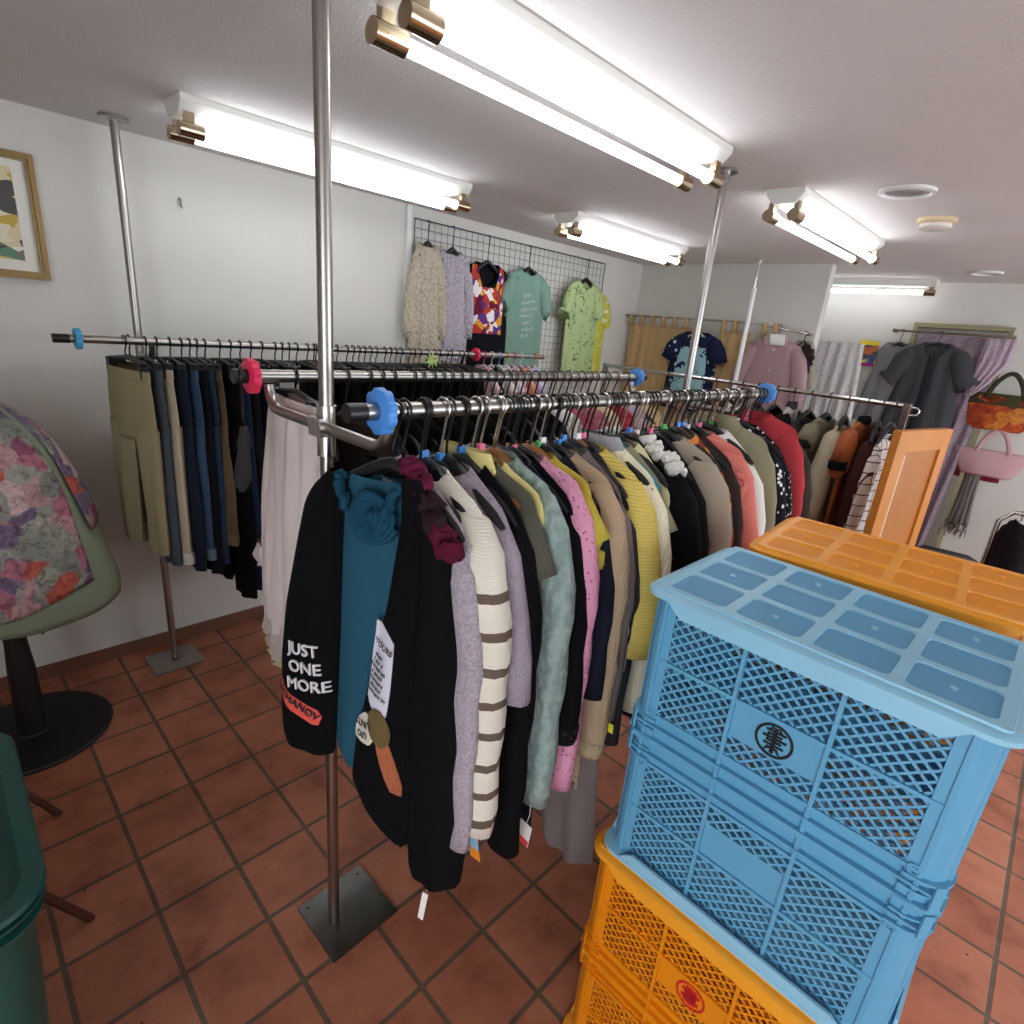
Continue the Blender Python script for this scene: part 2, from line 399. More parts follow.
for (y, x0, x1) in ((Y1, .535, 2.42), (Y2, .54, 2.26)):
    m = MB(); m.cyl(((x0+x1)/2, y, Z1), RR, x1-x0, 24, 'X'); rl = m.build('rail', steel, rack, off=ro, sharp=SH)
    for xx in (x0-.012, x1+.012):
        m = MB(); m.cyl((xx, y, Z1), .017, .036, 24, 'X'); m.build('end_cap', blackp, rack, off=ro, sharp=SH)
rack3 = thing('clothes_rack', 'chrome rack with one rail along the white wall holding trousers', 'clothes rack', (.668, 2.848, 0))
ro = (.668, 2.848, 0)
for px in (.668, 2.3):
    hp = CEIL if px < 1 else Z3-.04
    m = MB(); m.cyl((px, 2.848, hp/2), RR, hp-.03, 24); m.build('pole', steel, rack3, off=ro, sharp=SH)
    m = MB(); m.box((px, 2.848, .005), (.22, .2, .008)); m.build('base_plate', steel, rack3, smooth=False, off=ro)
    if px < 1:
        m = MB(); m.cyl((px, 2.848, CEIL-.006), .05, .01, 24); m.cyl((px, 2.848, CEIL-.03), .009, .05, 16); m.build('ceiling_foot', steel, rack3, off=ro, sharp=SH)
    m = MB(); m.tube([(px, 2.848, Z3-.07), (px, 2.72, Z3-.07), (px, 2.675, Z3-.058), (px, Y3, Z3-.012)], .0115, 14); m.build('cross_arm', steel, rack3, off=ro, sharp=SH)
m = MB(); m.cyl(((.39+3.02)/2, Y3, Z3), .0145, 3.02-.39, 24, 'X'); m.build('rail', steel, rack3, off=ro, sharp=SH)
m = MB(); m.cyl((.38, Y3, Z3), .016, .05, 24, 'X'); m.build('end_cap', blackp, rack3, off=ro, sharp=SH)
size_ring(.575, Y1, Z1, .041, ringblue, 'big blue size ring at the black end cap of the front rail')
size_ring(2.37, Y1, Z1, .04, ringblue, 'blue size ring at the far end of the front rail')
size_ring(2.225, Y2, Z1, .037, ringblue, 'blue size ring at the far end of the middle rail')
size_ring(.552, Y2, Z1, .04, ringpink, 'pink size ring at the black end cap of the middle rail')
size_ring(.43, Y3, Z3, .036, ringcyan, 'light blue size ring on the wall-side rail beside its end cap')
size_ring(2.4, Y3, Z3, .037, ringpink, 'pink size ring between trousers hangers and pale baby clothes')
t = thing('garment_rack', 'silver square-tube garment rack holding coats behind the front rail', 'clothes rack', (X4, .62, 0))
ro = (X4, .62, 0)
m = MB(); m.cyl((X4, 1.6, Z4), .0135, 2., 20, 'Y'); m.build('rail', chrome, t, off=ro, sharp=SH)
for y in (.62, 2.6):
    m = MB(); m.box((X4, y, .77), (.03, .03, 1.54)); m.box((X4, y, .02), (.5, .03, .03)); m.build('upright', chrome, t, smooth=False, off=ro)
m = MB(); m.tube([(X4, .62, Z4), (X4, .57, Z4-.004), (X4, .56, Z4-.015), (X4, .565, Z4-.04), (X4, .6, Z4-.045)], .005, 8); m.build('end_hook', chrome, t, off=ro)

# ---------------------------------------------------------------- hangers
# local frame: origin on the rail centre, x across the clothes, -y to the front
def hanger_mesh(kind, rr, w=.2, drop=.1, clip=None):
    hk = MB(); r = rr+.0055
    pts = [(0, 0, -drop)] + [(0, 0, -drop+.02)] + [(r*math.sin(.55), 0, -r*math.cos(.55)-.012)]
    pts = [(0, 0, -drop-.005), (0, 0, -drop+.03)]
    for k in range(13):
        a = -.9+k*(PI+1.0)/12; pts.append((r*math.cos(a), 0, r*math.sin(a)))
    hk.tube(pts, .0029 if kind != 'fat' else .0036, 7)
    sh = MB(); P = []; N = 14
    for i in range(N+1):
        u = -1+2*i/N; a = abs(u)
        P.append((u*w, -.008*a*a, -drop-.005-.022*a-.072*a**1.4))
    if kind in ('black', 'wood'):
        R = [(.0095+.005*(1-abs(-1+2*i/N)))*(.55 if i in (0, N) else 1) for i in range(N+1)]
        sh.tube(P, R, 10, flat=1.05, ref=(0, 1, 0))
        if kind == 'wood': sh.tube([(-w*.82, -.01, -drop-.085), (w*.82, -.01, -drop-.085)], .006, 8)
    elif kind == 'slim':
        sh.tube(P, .006, 8); sh.tube([P[0], (-w*.9, 0, P[0][2]-.03), (w*.9, 0, P[0][2]-.03), P[-1]], .005, 8)
    elif kind == 'clip':
        sh.tube([(-w*.85, 0, -drop-.012), (0, 0, -drop+.004), (w*.85, 0, -drop-.012)], .007, 8, ref=(0, 1, 0))
        for s_ in (-1, 1): sh.box((s_*w*.7, 0, -drop-.035), (.028, .03, .06))
    elif kind == 'fat':
        sh.tube(P, [(.009+.012*abs(-1+2*i/N)**2)*(.35 if i in (0, N) else 1) for i in range(N+1)], 12, flat=1.1, ref=(0, 1, 0))
    return hk, sh
HP = {}
def hanger(x, y, z, rz, label, kind='black', rr=RR, w=.19, drop=.1, mat=None, marker=None, group=None, hook=None):
    key = (kind, rr, w, drop, mat, marker, hook)
    mat_ = mat or {'black': blackp, 'wood': woodh, 'slim': blackp, 'clip': blackp, 'fat': blackp}[kind]
    if key not in HP:
        t = thing('clothes_hanger', label, 'hanger', (x, y, z), rz, group)
        hk, sh = hanger_mesh(kind, rr, w, drop)
        hk.build('hook', hook or (chrome if kind == 'wood' else hookm), t); sh.build('shoulder_bar', mat_, t, sharp=SH)
        if marker:
            m = MB(); m.box((0, 0, -drop+.012), (.012, .016, .016)); m.build('size_marker', plain('marker_%d_%d_%d' % marker, marker, .4), t, smooth=False)
        HP[key] = t
        return t
    c = copy_tree(HP[key]); c.location = (x, y, z); c.rotation_euler = (0, 0, rz)
    c['label'] = label
    if group: c['group'] = group
    elif 'group' in c: del c['group']
    return c

# ---------------------------------------------------------------- garments
def sleeve_path(s, sw, zs, ze, out=.03, cx=0., y=0., ye=0.):
    p = [(sw-.085, zs-.022), (sw-.05, zs-.042), (sw-.02, zs-.085), (sw+out*.4-.004, zs-.2)]
    n = max(2, int((zs-.2-ze)/.06))
    if ze > zs-.2: p = p[:3]+[(sw+out*.4, ze)]
    else: p += [(sw+out*(.5+.5*(i+1)/n), zs-.2+(ze-zs+.2)*(i+1)/n) for i in range(n)]
    return [(cx+s*a, y+ye*i/len(p)+.004*math.sin(i*2.1), z) for i, (a, z) in enumerate(p)]
def top(name, label, cat, at, rz, mat, zn=1.46, zs=1.4, sw=.2, nw=.075, hem=.75, hw=.2, t=.024, sleeve=.75, sr=.05, sr1=None, fold=(.008, 3, 0),
        scoop=.03, cuff=None, smat=None, collar=None, cx=0., out=.03, group=None, flat=.62, wav=0., button=None):
    x, y = at; root = thing(name, label, cat, (x, y, hem), rz, group); off = (0, 0, hem)
    b = MB()
    rows = [(zn, cx-nw, cx+nw, t*.9), (zn-.012, cx-nw-.02, cx+nw+.02, t), (zs+.012, cx-sw+.025, cx+sw-.025, t*.95), (zs-.012, cx-sw+.006, cx+sw-.006, t), (zs-.035, cx-sw, cx+sw, t), (zs-.13, cx-sw+.008, cx+sw-.008, t*1.1),
            ((zs+hem)/2, cx-(sw+hw)/2, cx+(sw+hw)/2, t*1.15), (hem, cx-hw, cx+hw, t*1.1)]
    fr = b.slab(rows, t=t, fold=fold, scoop=scoop, wav=wav)
    b.build('body', mat, root, off=off)
    if sleeve is not None:
        for s in (-1, 1):
            p = sleeve_path(s, sw, zs, sleeve, out, cx); m = MB(); n = len(p); r1 = sr1 or sr*.82
            R = [sr*.5, sr*.82, sr*.97]+[sr+(r1-sr)*i/max(1, n-4) for i in range(n-3)]
            m.tube(p, R[:n], 14, flat=flat, ref=(0, 1, 0), wob=.05); so = m.build('sleeve', smat or mat, root, off=off)
            if cuff:
                m = MB(); e = Vector(p[-1]); m.tube([e+Vector((0, 0, .035)), e+Vector((0, 0, 0)), e-Vector((0, 0, .012))], [r1*1.05, r1*1.02, r1*.96], 14, flat=flat, ref=(0, 1, 0)); m.build('cuff', cuff, so, off=off)
    if collar:
        kind, cm = collar; m = MB()
        if kind == 'shirt':
            for s in (-1, 1):
                if s > 0: m.build('collar', cm, root, off=off); m = MB()
                m.slab([(zn+.022, cx+min(0, s*nw*1.0)-.0, cx+max(0, s*nw*1.0), .012), (zn-.01, cx+min(s*.006, s*(nw+.02)), cx+max(s*.006, s*(nw+.02)), .013), (zn-.055, cx+min(s*.03, s*(nw+.0)), cx+max(s*.03, s*(nw+.0)), .006)], y0=-t*.8, n=16, nv=8)
        elif kind == 'roll':
            m.slab([(zn+.02, cx-nw*.85, cx+nw*.85, t*1.1), (zn+.008, cx-nw, cx+nw, t*1.25), (zn-.02, cx-nw-.015, cx+nw+.015, t*1.25)], n=24, nv=8)
        elif kind == 'fur':
            random.seed(3)
            for k in range(46):
                a = random.random(); s = random.choice((-1, 1)); xx = s*(nw*.6+a*(sw-.07)); zz = zn-.004-(zn-zs)*(a**1.1)
                if k == 23: m.build('collar', cm, root, off=off); m = MB()
                s = 1 if k >= 23 else -1; xx = s*abs(xx)
                m.tube([(cx+xx, random.uniform(-.03, .03), zz), (cx+xx+s*.02, random.uniform(-.04, .04), zz+.016)], [.017, .008], 7)
        m.build('collar', cm, root, off=off)
    if button:
        m = MB()
        for k in range(5):
            z = zn-.08-k*(zn-hem-.14)/4; m.cyl((cx+.006, fr(cx+.006, z)-.002, z), .007, .005, 12, 'Y')
        m.build('button', button, root, off=off)
    root['_front'] = 0; del root['_front']
    return root, fr
def ruffle(parent, pts, mat, off, w=.02, name='ruffle', n=3, seed=1):
    """gathered frill along a line"""
    random.seed(seed); m = MB(); P = [Vector(p) for p in pts]
    N = len(P)
    for j in range(n):
        q = []; R = []
        M_ = N*5
        for i in range(M_):
            f = i/(M_-1)*(N-1); k = min(int(f), N-2); p = P[k].lerp(P[k+1], f-k)
            q.append(p+Vector((.5*w*math.sin(i*1.7+j), .7*w*math.sin(i*1.3+2*j), .6*w*math.cos(i*2.1+j*1.7)))); R.append(w*(.45+.3*math.sin(i*1.1+j)))
        m.tube(q, R, 8)
    return m.build(name, mat, parent, off=off)

black_k = fab('black_knit', (13, 13, 16), 'boucle', (9, 9, 11)); black_c = fab('black_cloth', (12, 12, 15)); charcoal = fab('charcoal', (52, 52, 56))
navy = fab('navy_cloth', (27, 29, 46)); brown = fab('dark_brown', (54, 42, 38)); burg = fab('burgundy', (112, 26, 62)); plum = fab('plum_dark', (50, 28, 38))
teal = fab('teal_jersey', (36, 88, 110), s=1.); lilac = fab('lilac_boucle', (182, 170, 178), 'boucle', (146, 134, 144))
cream_s = fab('cream_brown_stripe', (222, 214, 196), 'stripe', (106, 88, 74), s=.57); sage = fab('sage_cable', (146, 166, 160), 'cable', (116, 136, 130))
pinkl = fab('pink_lace', (218, 142, 172), 'lace', (170, 92, 124)); mustard = fab('mustard_satin', (190, 170, 48), rough=.6); tan = fab('tan_knit', (182, 152, 120), 'vrib', s=2.)
taupe = fab('taupe', (122, 110, 106)); yellowk = fab('yellow_knit', (222, 196, 92), 'hrib', (190, 158, 52)); creamk = fab('cream_knit', (234, 226, 196), 'vrib', (214, 204, 160), s=1.2)
greyk = fab('grey_knit', (160, 160, 166)); beige = fab('beige_cloth', (168, 152, 132)); coral = fab('coral_crinkle', (228, 122, 108), 'hrib', (196, 92, 84), s=1.4)
white = fab('white_cloth', (232, 230, 222)); cream = fab('cream_cloth', (222, 212, 186)); olivec = fab('olive_cloth', (146, 140, 108)); olived = fab('olive_denim', (92, 90, 74), 'denim', (66, 64, 56))
redc = fab('red_cloth', (196, 58, 66)); orangep = fab('orange_print', (0, 0, 0), 'print', cols=[(200, 90, 40), (90, 80, 60), (230, 140, 60), (150, 60, 50), (120, 130, 100)])
dots = fab('black_polka', (22, 22, 30), 'dots', (225, 225, 230)); darkstripe = fab('dark_brown_stripe', (62, 54, 48), 'hrib', (30, 26, 24)); lime = fab('pale_yellow', (232, 214, 130))
blacklace = fab('black_lace', (20, 18, 20), 'lace', (70, 60, 64)); navylace = fab('navy_lace', (30, 30, 52), 'lace', (56, 56, 84)); tanlace = fab('tan_lace', (176, 152, 118), 'lace', (120, 98, 72))
furw = fab('white_fur', (226, 222, 214), 'boucle'); rustc = fab('rust_cloth', (172, 88, 46)); khaki = fab('khaki_cloth', (128, 120, 98)); stone = fab('stone_cloth', (176, 164, 136))
plaidm = fab('white_plaid', (226, 220, 214), 'plaid', (74, 44, 48)); maroon = fab('maroon_cloth', (66, 32, 30)); mauve = fab('mauve_print', (170, 148, 158), 'boucle', (128, 106, 122), s=.5)
A1 = -PI/2
GR1 = 'black hangers crowded along the front rail'
def r1h(x, what, kind='black', **kw):
    rz = A1+random.uniform(-.12, .12)
    return hanger(x, Y1, Z1, rz, what, kind, **kw)
BL, PK, GN, WH = (60, 140, 220), (235, 110, 150), (70, 190, 90), (235, 235, 235)

# -- the black jacket with patches and what it hangs over
JA = math.radians(-69); JX = .603
hanger(JX, Y1, Z1, JA, 'black wide hanger holding the patched black jacket and teal top', 'black', drop=.095, w=.17)
jr = thing('jacket', 'open black knit jacket with lettered and appliqued patches at the near rail end', 'jacket', (JX, Y1, .55), JA); jo = (0, 0, .55)
m = MB(); m.slab([(1.475, -.09, .08, .02), (1.45, -.13, .1, .024), (1.405, -.17, .13, .026), (1.3, -.19, .15, .028), (.95, -.17, .15, .028), (.8, -.15, .15, .026)], y0=.035, fold=(.005, 3, 1)); m.build('back_panel', black_c, jr, off=jo)
m = MB()
fj = m.slab([(1.475, .045, .085, .012), (1.44, .05, .125, .016), (1.38, .05, .15, .018), (1.2, .022, .165, .02), (1.0, -.022, .155, .022), (.86, -.052, .145, .022), (.74, -.066, .12, .02), (.67, -.03, .11, .018), (.635, .02, .1, .014), (.615, .06, .085, .008)], y0=-.042, fold=(.002, 2, 1), nv=44); m.build('front_panel', black_c, jr, off=jo)
m = MB()
fl = m.slab([(1.45, -.14, -.085, .014), (1.405, -.185, -.09, .022), (1.37, -.205, -.1, .028), (1.28, -.228, -.108, .034), (1.116, -.268, -.115, .038), (.98, -.288, -.125, .038), (.83, -.297, -.132, .036), (.762, -.296, -.135, .034), (.75, -.29, -.142, .03)], y0=-.012, fold=(.002, 2, 0), nv=40); ls = m.build('sleeve', black_c, jr, off=jo)
m = MB()
m.slab([(1.45, .085, .11, .014), (1.41, .095, .145, .024), (1.33, .1, .175, .034), (1.18, .095, .208, .04), (.9, .085, .232, .042), (.7, .095, .238, .04), (.6, .1, .234, .037), (.575, .108, .222, .03)], y0=-.05, fold=(.003, 2, 2), nv=36); m.build('sleeve', black_c, jr, off=jo)
def patch(front, poly, mat, name, parent, off, eps=.0025, th=.002, nx=14):
    """flat patch (convex-ish quad strip, rows of (z, xl, xr)) laid on a garment front"""
    m = MB(); rows = []
    N = 14
    for i in range(N+1):
        q = i/N*(len(poly)-1); k = min(int(q), len(poly)-2); f = q-k
        z0, a0, b0 = [u+(v-u)*f for u, v in zip(poly[k], poly[k+1])]
        rows.append([Vector((a0+(b0-a0)*j/nx, front(a0+(b0-a0)*j/nx, z0)-eps, z0)) for j in range(nx+1)])
    n = nx+1
    vs = [p for r in rows for p in r]; bk = [p+Vector((0, th, 0)) for p in vs]
    fs = [(i*n+j, i*n+j+1, (i+1)*n+j+1, (i+1)*n+j) for i in range(N) for j in range(nx)]
    o2 = len(vs); fs2 = [tuple(o2+k for k in reversed(f)) for f in fs]
    rim = [j for j in range(nx)]+[i*n+nx for i in range(N)]+[N*n+j for j in range(nx, 0, -1)]+[i*n for i in range(N, 0, -1)]
    fs3 = [(rim[i], rim[(i+1) % len(rim)], o2+rim[(i+1) % len(rim)], o2+rim[i]) for i in range(len(rim))]
    m.add(vs+bk, fs+fs2+fs3)
    return m.build(name, mat, parent, off=off, sharp=SH)
def lettering(front, txt, x, z, size, mat, parent, off, rot=0., eps=.004, name='lettering', bold=.0, mirror=False, th=.0015, shear=0., sx=1.):
    cu = bpy.data.curves.new('txt', 'FONT'); cu.body = txt; cu.size = size; cu.align_x = 'CENTER'; cu.align_y = 'CENTER'; cu.extrude = th/2; cu.offset = bold; cu.resolution_u = 3; cu.shear = shear
    to = bpy.data.objects.new('txt', cu); C.objects.link(to)
    dg = bpy.context.evaluated_depsgraph_get(); me = bpy.data.meshes.new_from_object(to.evaluated_get(dg)); bpy.data.objects.remove(to)
    ca, sa = math.cos(rot), math.sin(rot)
    for v in me.vertices:
        a, b, c = v.co; a *= sx
        if mirror: a = -a
        xx, zz = x+a*ca-b*sa, z+a*sa+b*ca
        v.co = (xx-off[0], front(xx, zz)-eps-c-off[1], zz-off[2])
    me.materials.clear(); me.materials.append(mat)
    o = bpy.data.objects.new(name, me); C.objects.link(o); o.parent = parent
    return o
wl = plain('letter_white', (226, 224, 228), .8); inkm = plain('letter_ink', (40, 38, 44), .8)
def above(fn, d): return lambda x, z: fn(x, z)-d
for txt, xx, zz in (('JUST', -.186, 1.04), ('ONE', -.184, .994), ('MORE', -.18, .948)):
    lettering(fl, txt, xx, zz, .042, wl, ls, jo, bold=0., rot=.02, sx=.88, eps=.008, th=.004)
pr_ = patch(fl, [(.925, -.284, -.272), (.91, -.285, -.235), (.883, -.27, -.16), (.867, -.238, -.152), (.843, -.175, -.16)], plain('patch_coral', (226, 84, 72), .8), 'patch', ls, jo)
pr_['label'] = 'coral strip patch with dark capitals'
lettering(above(fl, .003), 'UCHANOV', -.214, .892, .026, inkm, ls, jo, rot=-.43, bold=.0006, name='lettering')
jf = jr.children[1]
pw = patch(fj, [(1.168, .002, .012), (1.14, -.0, .056), (1.1, -.006, .055), (1.03, -.012, .051), (.985, -.016, .046), (.958, .008, .04)], plain('patch_white', (214, 210, 222), .85), 'patch', jf, jo)
pw['label'] = 'white patch with handwritten lines'
random.seed(4)
lettering(above(fj, .0045), 'YOURS', .03, 1.122, .017, inkm, jf, jo, rot=-.2, name='lettering')
for k, tx in enumerate(('they', 'I do d', 'ourselves', 'a small', 'moment', 'always', 'l moment by')):
    lettering(above(fj, .0045), tx, .02-.0012*k, 1.098-.0145*k, .013, inkm, jf, jo, rot=-.22, name='lettering')
pt = patch(fj, [(.943, -.02, .012), (.92, -.042, .014), (.895, -.049, .014), (.872, -.051, .0), (.866, -.05, -.03)], plain('patch_cream', (222, 216, 200), .85), 'patch', jf, jo)
lettering(above(fj, .0045), 'UNTI', -.02, .92, .022, inkm, jf, jo, rot=-2.9, name='lettering'); lettering(above(fj, .0045), 'LPO', -.022, .893, .02, inkm, jf, jo, rot=-2.9, name='lettering')
po = patch(fj, [(.846, .022, .046), (.83, .012, .056), (.8, .014, .066), (.775, .02, .07), (.745, .034, .072), (.728, .052, .07)] if False else [(.895, .018, .05), (.872, .02, .06), (.83, .03, .078), (.8, .04, .086), (.775, .056, .085)], fab('patch_orange', (196, 106, 66), 'boucle'), 'patch', jf, jo, eps=.004)
pv = patch(fj, [(.974, .018, .03)]+[(.93+.044*math.cos(a), .026-.030*math.sin(a)-.006*math.cos(a), .026+.030*math.sin(a)-.006*math.cos(a)) for a in (.4, .8, 1.2, 1.6, 2., 2.4, 2.8)]+[(.884, .03, .036)], fab('patch_olive', (112, 92, 52)), 'patch', jf, jo, eps=.0075)
# teal top
tr = thing('tank_top', 'long teal sleeveless top with ruffled rosette neck inside the patched jacket', 'top', (JX, Y1, .74), JA); to_ = (0, 0, .74)
m = MB(); ft = m.slab([(1.45, -.1, .045, .016), (1.42, -.115, .05, .02), (1.36, -.112, .05, .022), (1.2, -.118, .05, .022), (1.0, -.125, .03, .02), (.8, -.136, -.01, .018), (.765, -.13, -.03, .016), (.742, -.105, -.05, .012)], y0=-.008, fold=(.002, 2, 0)); m.build('body', teal, tr, off=to_)
tealr = fab('teal_chiffon', (24, 80, 106), 'plain', (10, 40, 58))
ruffle(tr, [(-.1, -.03, 1.45), (-.092, -.036, 1.42), (-.075, -.042, 1.39)], tealr, to_, .012, n=4)
ruffle(tr, [(.045, -.03, 1.455), (.03, -.042, 1.42), (.015, -.046, 1.395)], tealr, to_, .013, n=4, seed=2)
m = MB(); q = []; R = []
for i in range(90):
    a = i*.42; r_ = .006+.00052*i; q.append((-.012+r_*math.cos(a), -.048-.008*math.sin(i*.9)-.00012*(90-i), 1.385+r_*math.sin(a))); R.append(.007+.002*math.sin(i*1.3))
m.tube(q, R, 7); m.build('rosette', tealr, tr, off=to_)

# -- the other clothes on the front rail, in order along it
def g1(x, name, label, cat, mat, hk='black', hw_=None, hl=None, dy=0., jit=.03, marker=None, hmat=None, **kw):
    rz = A1+random.uniform(-jit, jit)
    kw['zn'] = kw.get('zn', 1.46)+.016; kw['zs'] = kw.get('zs', 1.4)+.006
    r = top(name, label, cat, (x, Y1+dy), rz, mat, **kw)
    hanger(x, Y1, Z1, rz, hl or ('hanger inside the '+label)[:200], hk, marker=marker, mat=hmat, w=min(.19, kw.get('sw', .2)-.012))
    return r
g1(.626, 'cardigan', 'long lilac boucle cardigan right behind the patched jacket', 'cardigan', lilac, hem=.74, sleeve=.71, sr=.038, zs=1.385, sw=.205, hl='black hanger under the burgundy ruffled scarf', fold=(.004, 2, 0), out=.02)
sc = thing('ruffled_scarf', 'burgundy and plum ruffled scarf draped over the lilac cardigan shoulder', 'scarf', (.632, Y1, 1.2), A1)
so_ = (0, 0, 1.2)
ruffle(sc, [(.03, -.012, 1.485), (.07, -.02, 1.472), (.1, -.025, 1.45)], burg, so_, .021, 'gathered_frill', 4)
ruffle(sc, [(.115, -.03, 1.44), (.14, -.035, 1.42), (.155, -.04, 1.405)], plum, so_, .022, 'sheer_band', 3, 2)
ruffle(sc, [(.165, -.04, 1.4), (.185, -.045, 1.38), (.205, -.035, 1.37)], fab('burgundy_deep', (96, 20, 46)), so_, .02, 'gathered_frill', 4, 3)
g1(.676, 'sweater', 'cream ribbed sweater with brown stripes below the chest', 'sweater', cream_s, hem=.76, sleeve=.74, sr=.06, zs=1.415, marker=BL, flat=.75, fold=(.005, 3, 1))
g1(.733, 'sweater', 'lilac knit sweater with short straight sleeves beside the striped one', 'sweater', fab('lilac_knit', (172, 158, 170), 'boucle', (140, 126, 140), s=1.6), hem=.8, sleeve=1.04, sr=.053, sr1=.062, zs=1.4)
g1(.772, 'cardigan', 'long plain black cardigan between lilac knit and grey denim vest', 'cardigan', black_k, hem=.62, sleeve=.6, sr=.054, zs=1.4, marker=BL)
g1(.806, 'vest', 'olive grey denim vest with pale yellow lining on a wooden hanger', 'vest', olived, 'wood', hem=.95, sleeve=1.27, sr=.05, zs=1.42, collar=('shirt', lime))
g1(.828, 'blouse', 'pale yellow blouse on a wooden hanger, mostly tucked behind the denim vest', 'blouse', lime, 'wood', hem=.66, sleeve=None, hw=.19, zs=1.42, marker=PK)
g1(.868, 'sweater', 'sage green cable knit sweater with open rounded shoulders', 'sweater', sage, 'wood', hem=.7, sleeve=.69, sr=.06, zs=1.43, zn=1.47, hw=.2, fold=(.008, 3, 2))
g1(.9, 'dress', 'long navy lace dress whose hem shows under the sage sweater', 'dress', navylace, hem=.56, sleeve=None, hw=.22, zs=1.4)
g1(.922, 'blouse', 'black blouse with a black lace cuff beside the pink lace top', 'blouse', black_c, hem=.8, sleeve=.85, sr=.05, sr1=.056, cuff=blacklace, zs=1.4)
g1(0.955, 'blouse', 'pink lace long blouse behind the sage sweater', 'blouse', pinkl, hem=.64, sleeve=.68, sr=.056, zs=1.43, hw=.21)
r, _ = g1(.99, 'blouse', 'mustard yellow blouse with frayed ruffled short sleeves', 'blouse', mustard, 'wood', hem=1.0, sleeve=1.3, sr=.052, sr1=.07, zs=1.425)
for s in (-1, 1): ruffle(r, [(s*.19, -.02, 1.36), (s*.22, 0, 1.31), (s*.225, .01, 1.25), (s*.21, 0, 1.2)], mustard, (0, 0, 1.0), .02, 'sleeve_ruffle', 4, 5)
g1(1.03, 'top', 'navy top squeezed between mustard blouse and tan cardigan', 'top', navy, hem=.8, sleeve=.9, sr=.05, zs=1.38, marker=WH)
r, _ = g1(1.068, 'cardigan', 'long tan knit cardigan with scalloped lace hem', 'cardigan', tan, hem=.68, sleeve=.72, sr=.058, zs=1.42, hw=.21, cuff=tanlace)
m = MB(); m.slab([(.7, -.215, .215, .028), (.58, -.225, .225, .03)], fold=(.01, 5, 0), wav=.012); m.build('lace_hem', tanlace, r, off=(0, 0, .68))
g1(1.11, 'cardigan', 'taupe cardigan next to the tan one', 'cardigan', taupe, hem=.75, sleeve=.8, sr=.052, zs=1.395, marker=BL)
g1(1.145, 'top', 'thin charcoal top hidden between taupe and yellow knits', 'top', charcoal, hem=.6, sleeve=.7, sr=.05, zs=1.37)
g1(1.19, 'sweater', 'chunky ribbed yellow knit with wide short sleeves', 'sweater', yellowk, hem=.85, sleeve=.98, sr=.066, sr1=.088, zs=1.41, flat=.75, marker=PK)
g1(1.262, 'cardigan', 'cream cardigan with grey yoke behind the yellow knit', 'cardigan', creamk, hem=.72, sleeve=.75, sr=.058, zs=1.4, collar=('roll', greyk), flat=.75)
g1(1.305, 'blouse', 'taupe blouse on a teal plastic hanger', 'blouse', olivec, 'black', hmat=tealp, hem=1.0, sleeve=1.26, sr=.05, zs=1.39, hl='teal plastic hanger showing beside the black coat')
g1(1.345, 'top', 'pale yellow ribbed top in front of the black coat', 'top', fab('pale_rib', (226, 218, 160), 'vrib', s=2.), hem=.75, sleeve=None, hw=.2, zs=1.37)
g1(1.41, 'coat', 'black coat with white fur trim on its shoulders', 'coat', black_k, hem=.6, sleeve=.7, sr=.066, zs=1.395, collar=('fur', furw), flat=.85, marker=BL)
g1(1.48, 'sweater', 'plain black sweater behind the fur trimmed coat', 'sweater', black_k, hem=.65, sleeve=.75, sr=.06, zs=1.39, flat=.8)
g1(1.6, 'coat', 'smooth beige coat with wide hanging sleeves', 'coat', beige, hem=.7, sleeve=.72, sr=.066, sr1=.07, zs=1.41, flat=.9, marker=GN, hw=.22)
g1(1.675, 'blouse', 'orange and green printed blouse beside the beige coat', 'blouse', orangep, hem=.7, sleeve=.85, sr=.052, zs=1.38)
g1(1.72, 'sweater', 'dark brown sweater in front of the coral blouse', 'sweater', brown, hem=.65, sleeve=.75, sr=.056, zs=1.4, marker=BL)
r, _ = g1(1.8, 'blouse', 'coral pink crinkled blouse with ruffled sleeves', 'blouse', coral, hem=.85, sleeve=1.1, sr=.06, sr1=.08, zs=1.42, hw=.22, flat=.85)
for s in (-1, 1): ruffle(r, [(s*.2, -.03, 1.37), (s*.23, -.02, 1.28), (s*.24, 0, 1.18), (s*.235, .01, 1.09)], coral, (0, 0, .85), .024, 'sleeve_ruffle', 4, 6)
g1(1.9, 'blouse', 'white long blouse behind the coral one', 'blouse', white, hem=.7, sleeve=.75, sr=.058, zs=1.38, flat=.8)
g1(1.98, 'shirt', 'olive cream shirt with a collar at the crowded rail end', 'shirt', olivec, hem=.75, sleeve=.9, sr=.054, zs=1.44, zn=1.48, collar=('shirt', olivec), marker=PK)
g1(2.07, 'blouse', 'black blouse with white dots near the blue ring', 'blouse', dots, hem=.75, sleeve=.85, sr=.06, zs=1.41, flat=.85)
g1(2.16, 'blouse', 'black blouse with fine white dots behind the coarser dotted one', 'blouse', fab('black_pin', (20, 20, 24), 'dots', (200, 200, 205), s=1.6), hem=.7, sleeve=.8, sr=.056, zs=1.39, flat=.8)
g1(2.27, 'jacket', 'red jacket shoulder at the end of the front rail', 'jacket', redc, hem=.8, sleeve=1.1, sr=.05, zs=1.46, zn=1.5)
g1(2.335, 'sweater', 'dark brown striped sweater last on the front rail', 'sweater', darkstripe, hem=.7, sleeve=.8, sr=.062, zs=1.41, flat=.85)
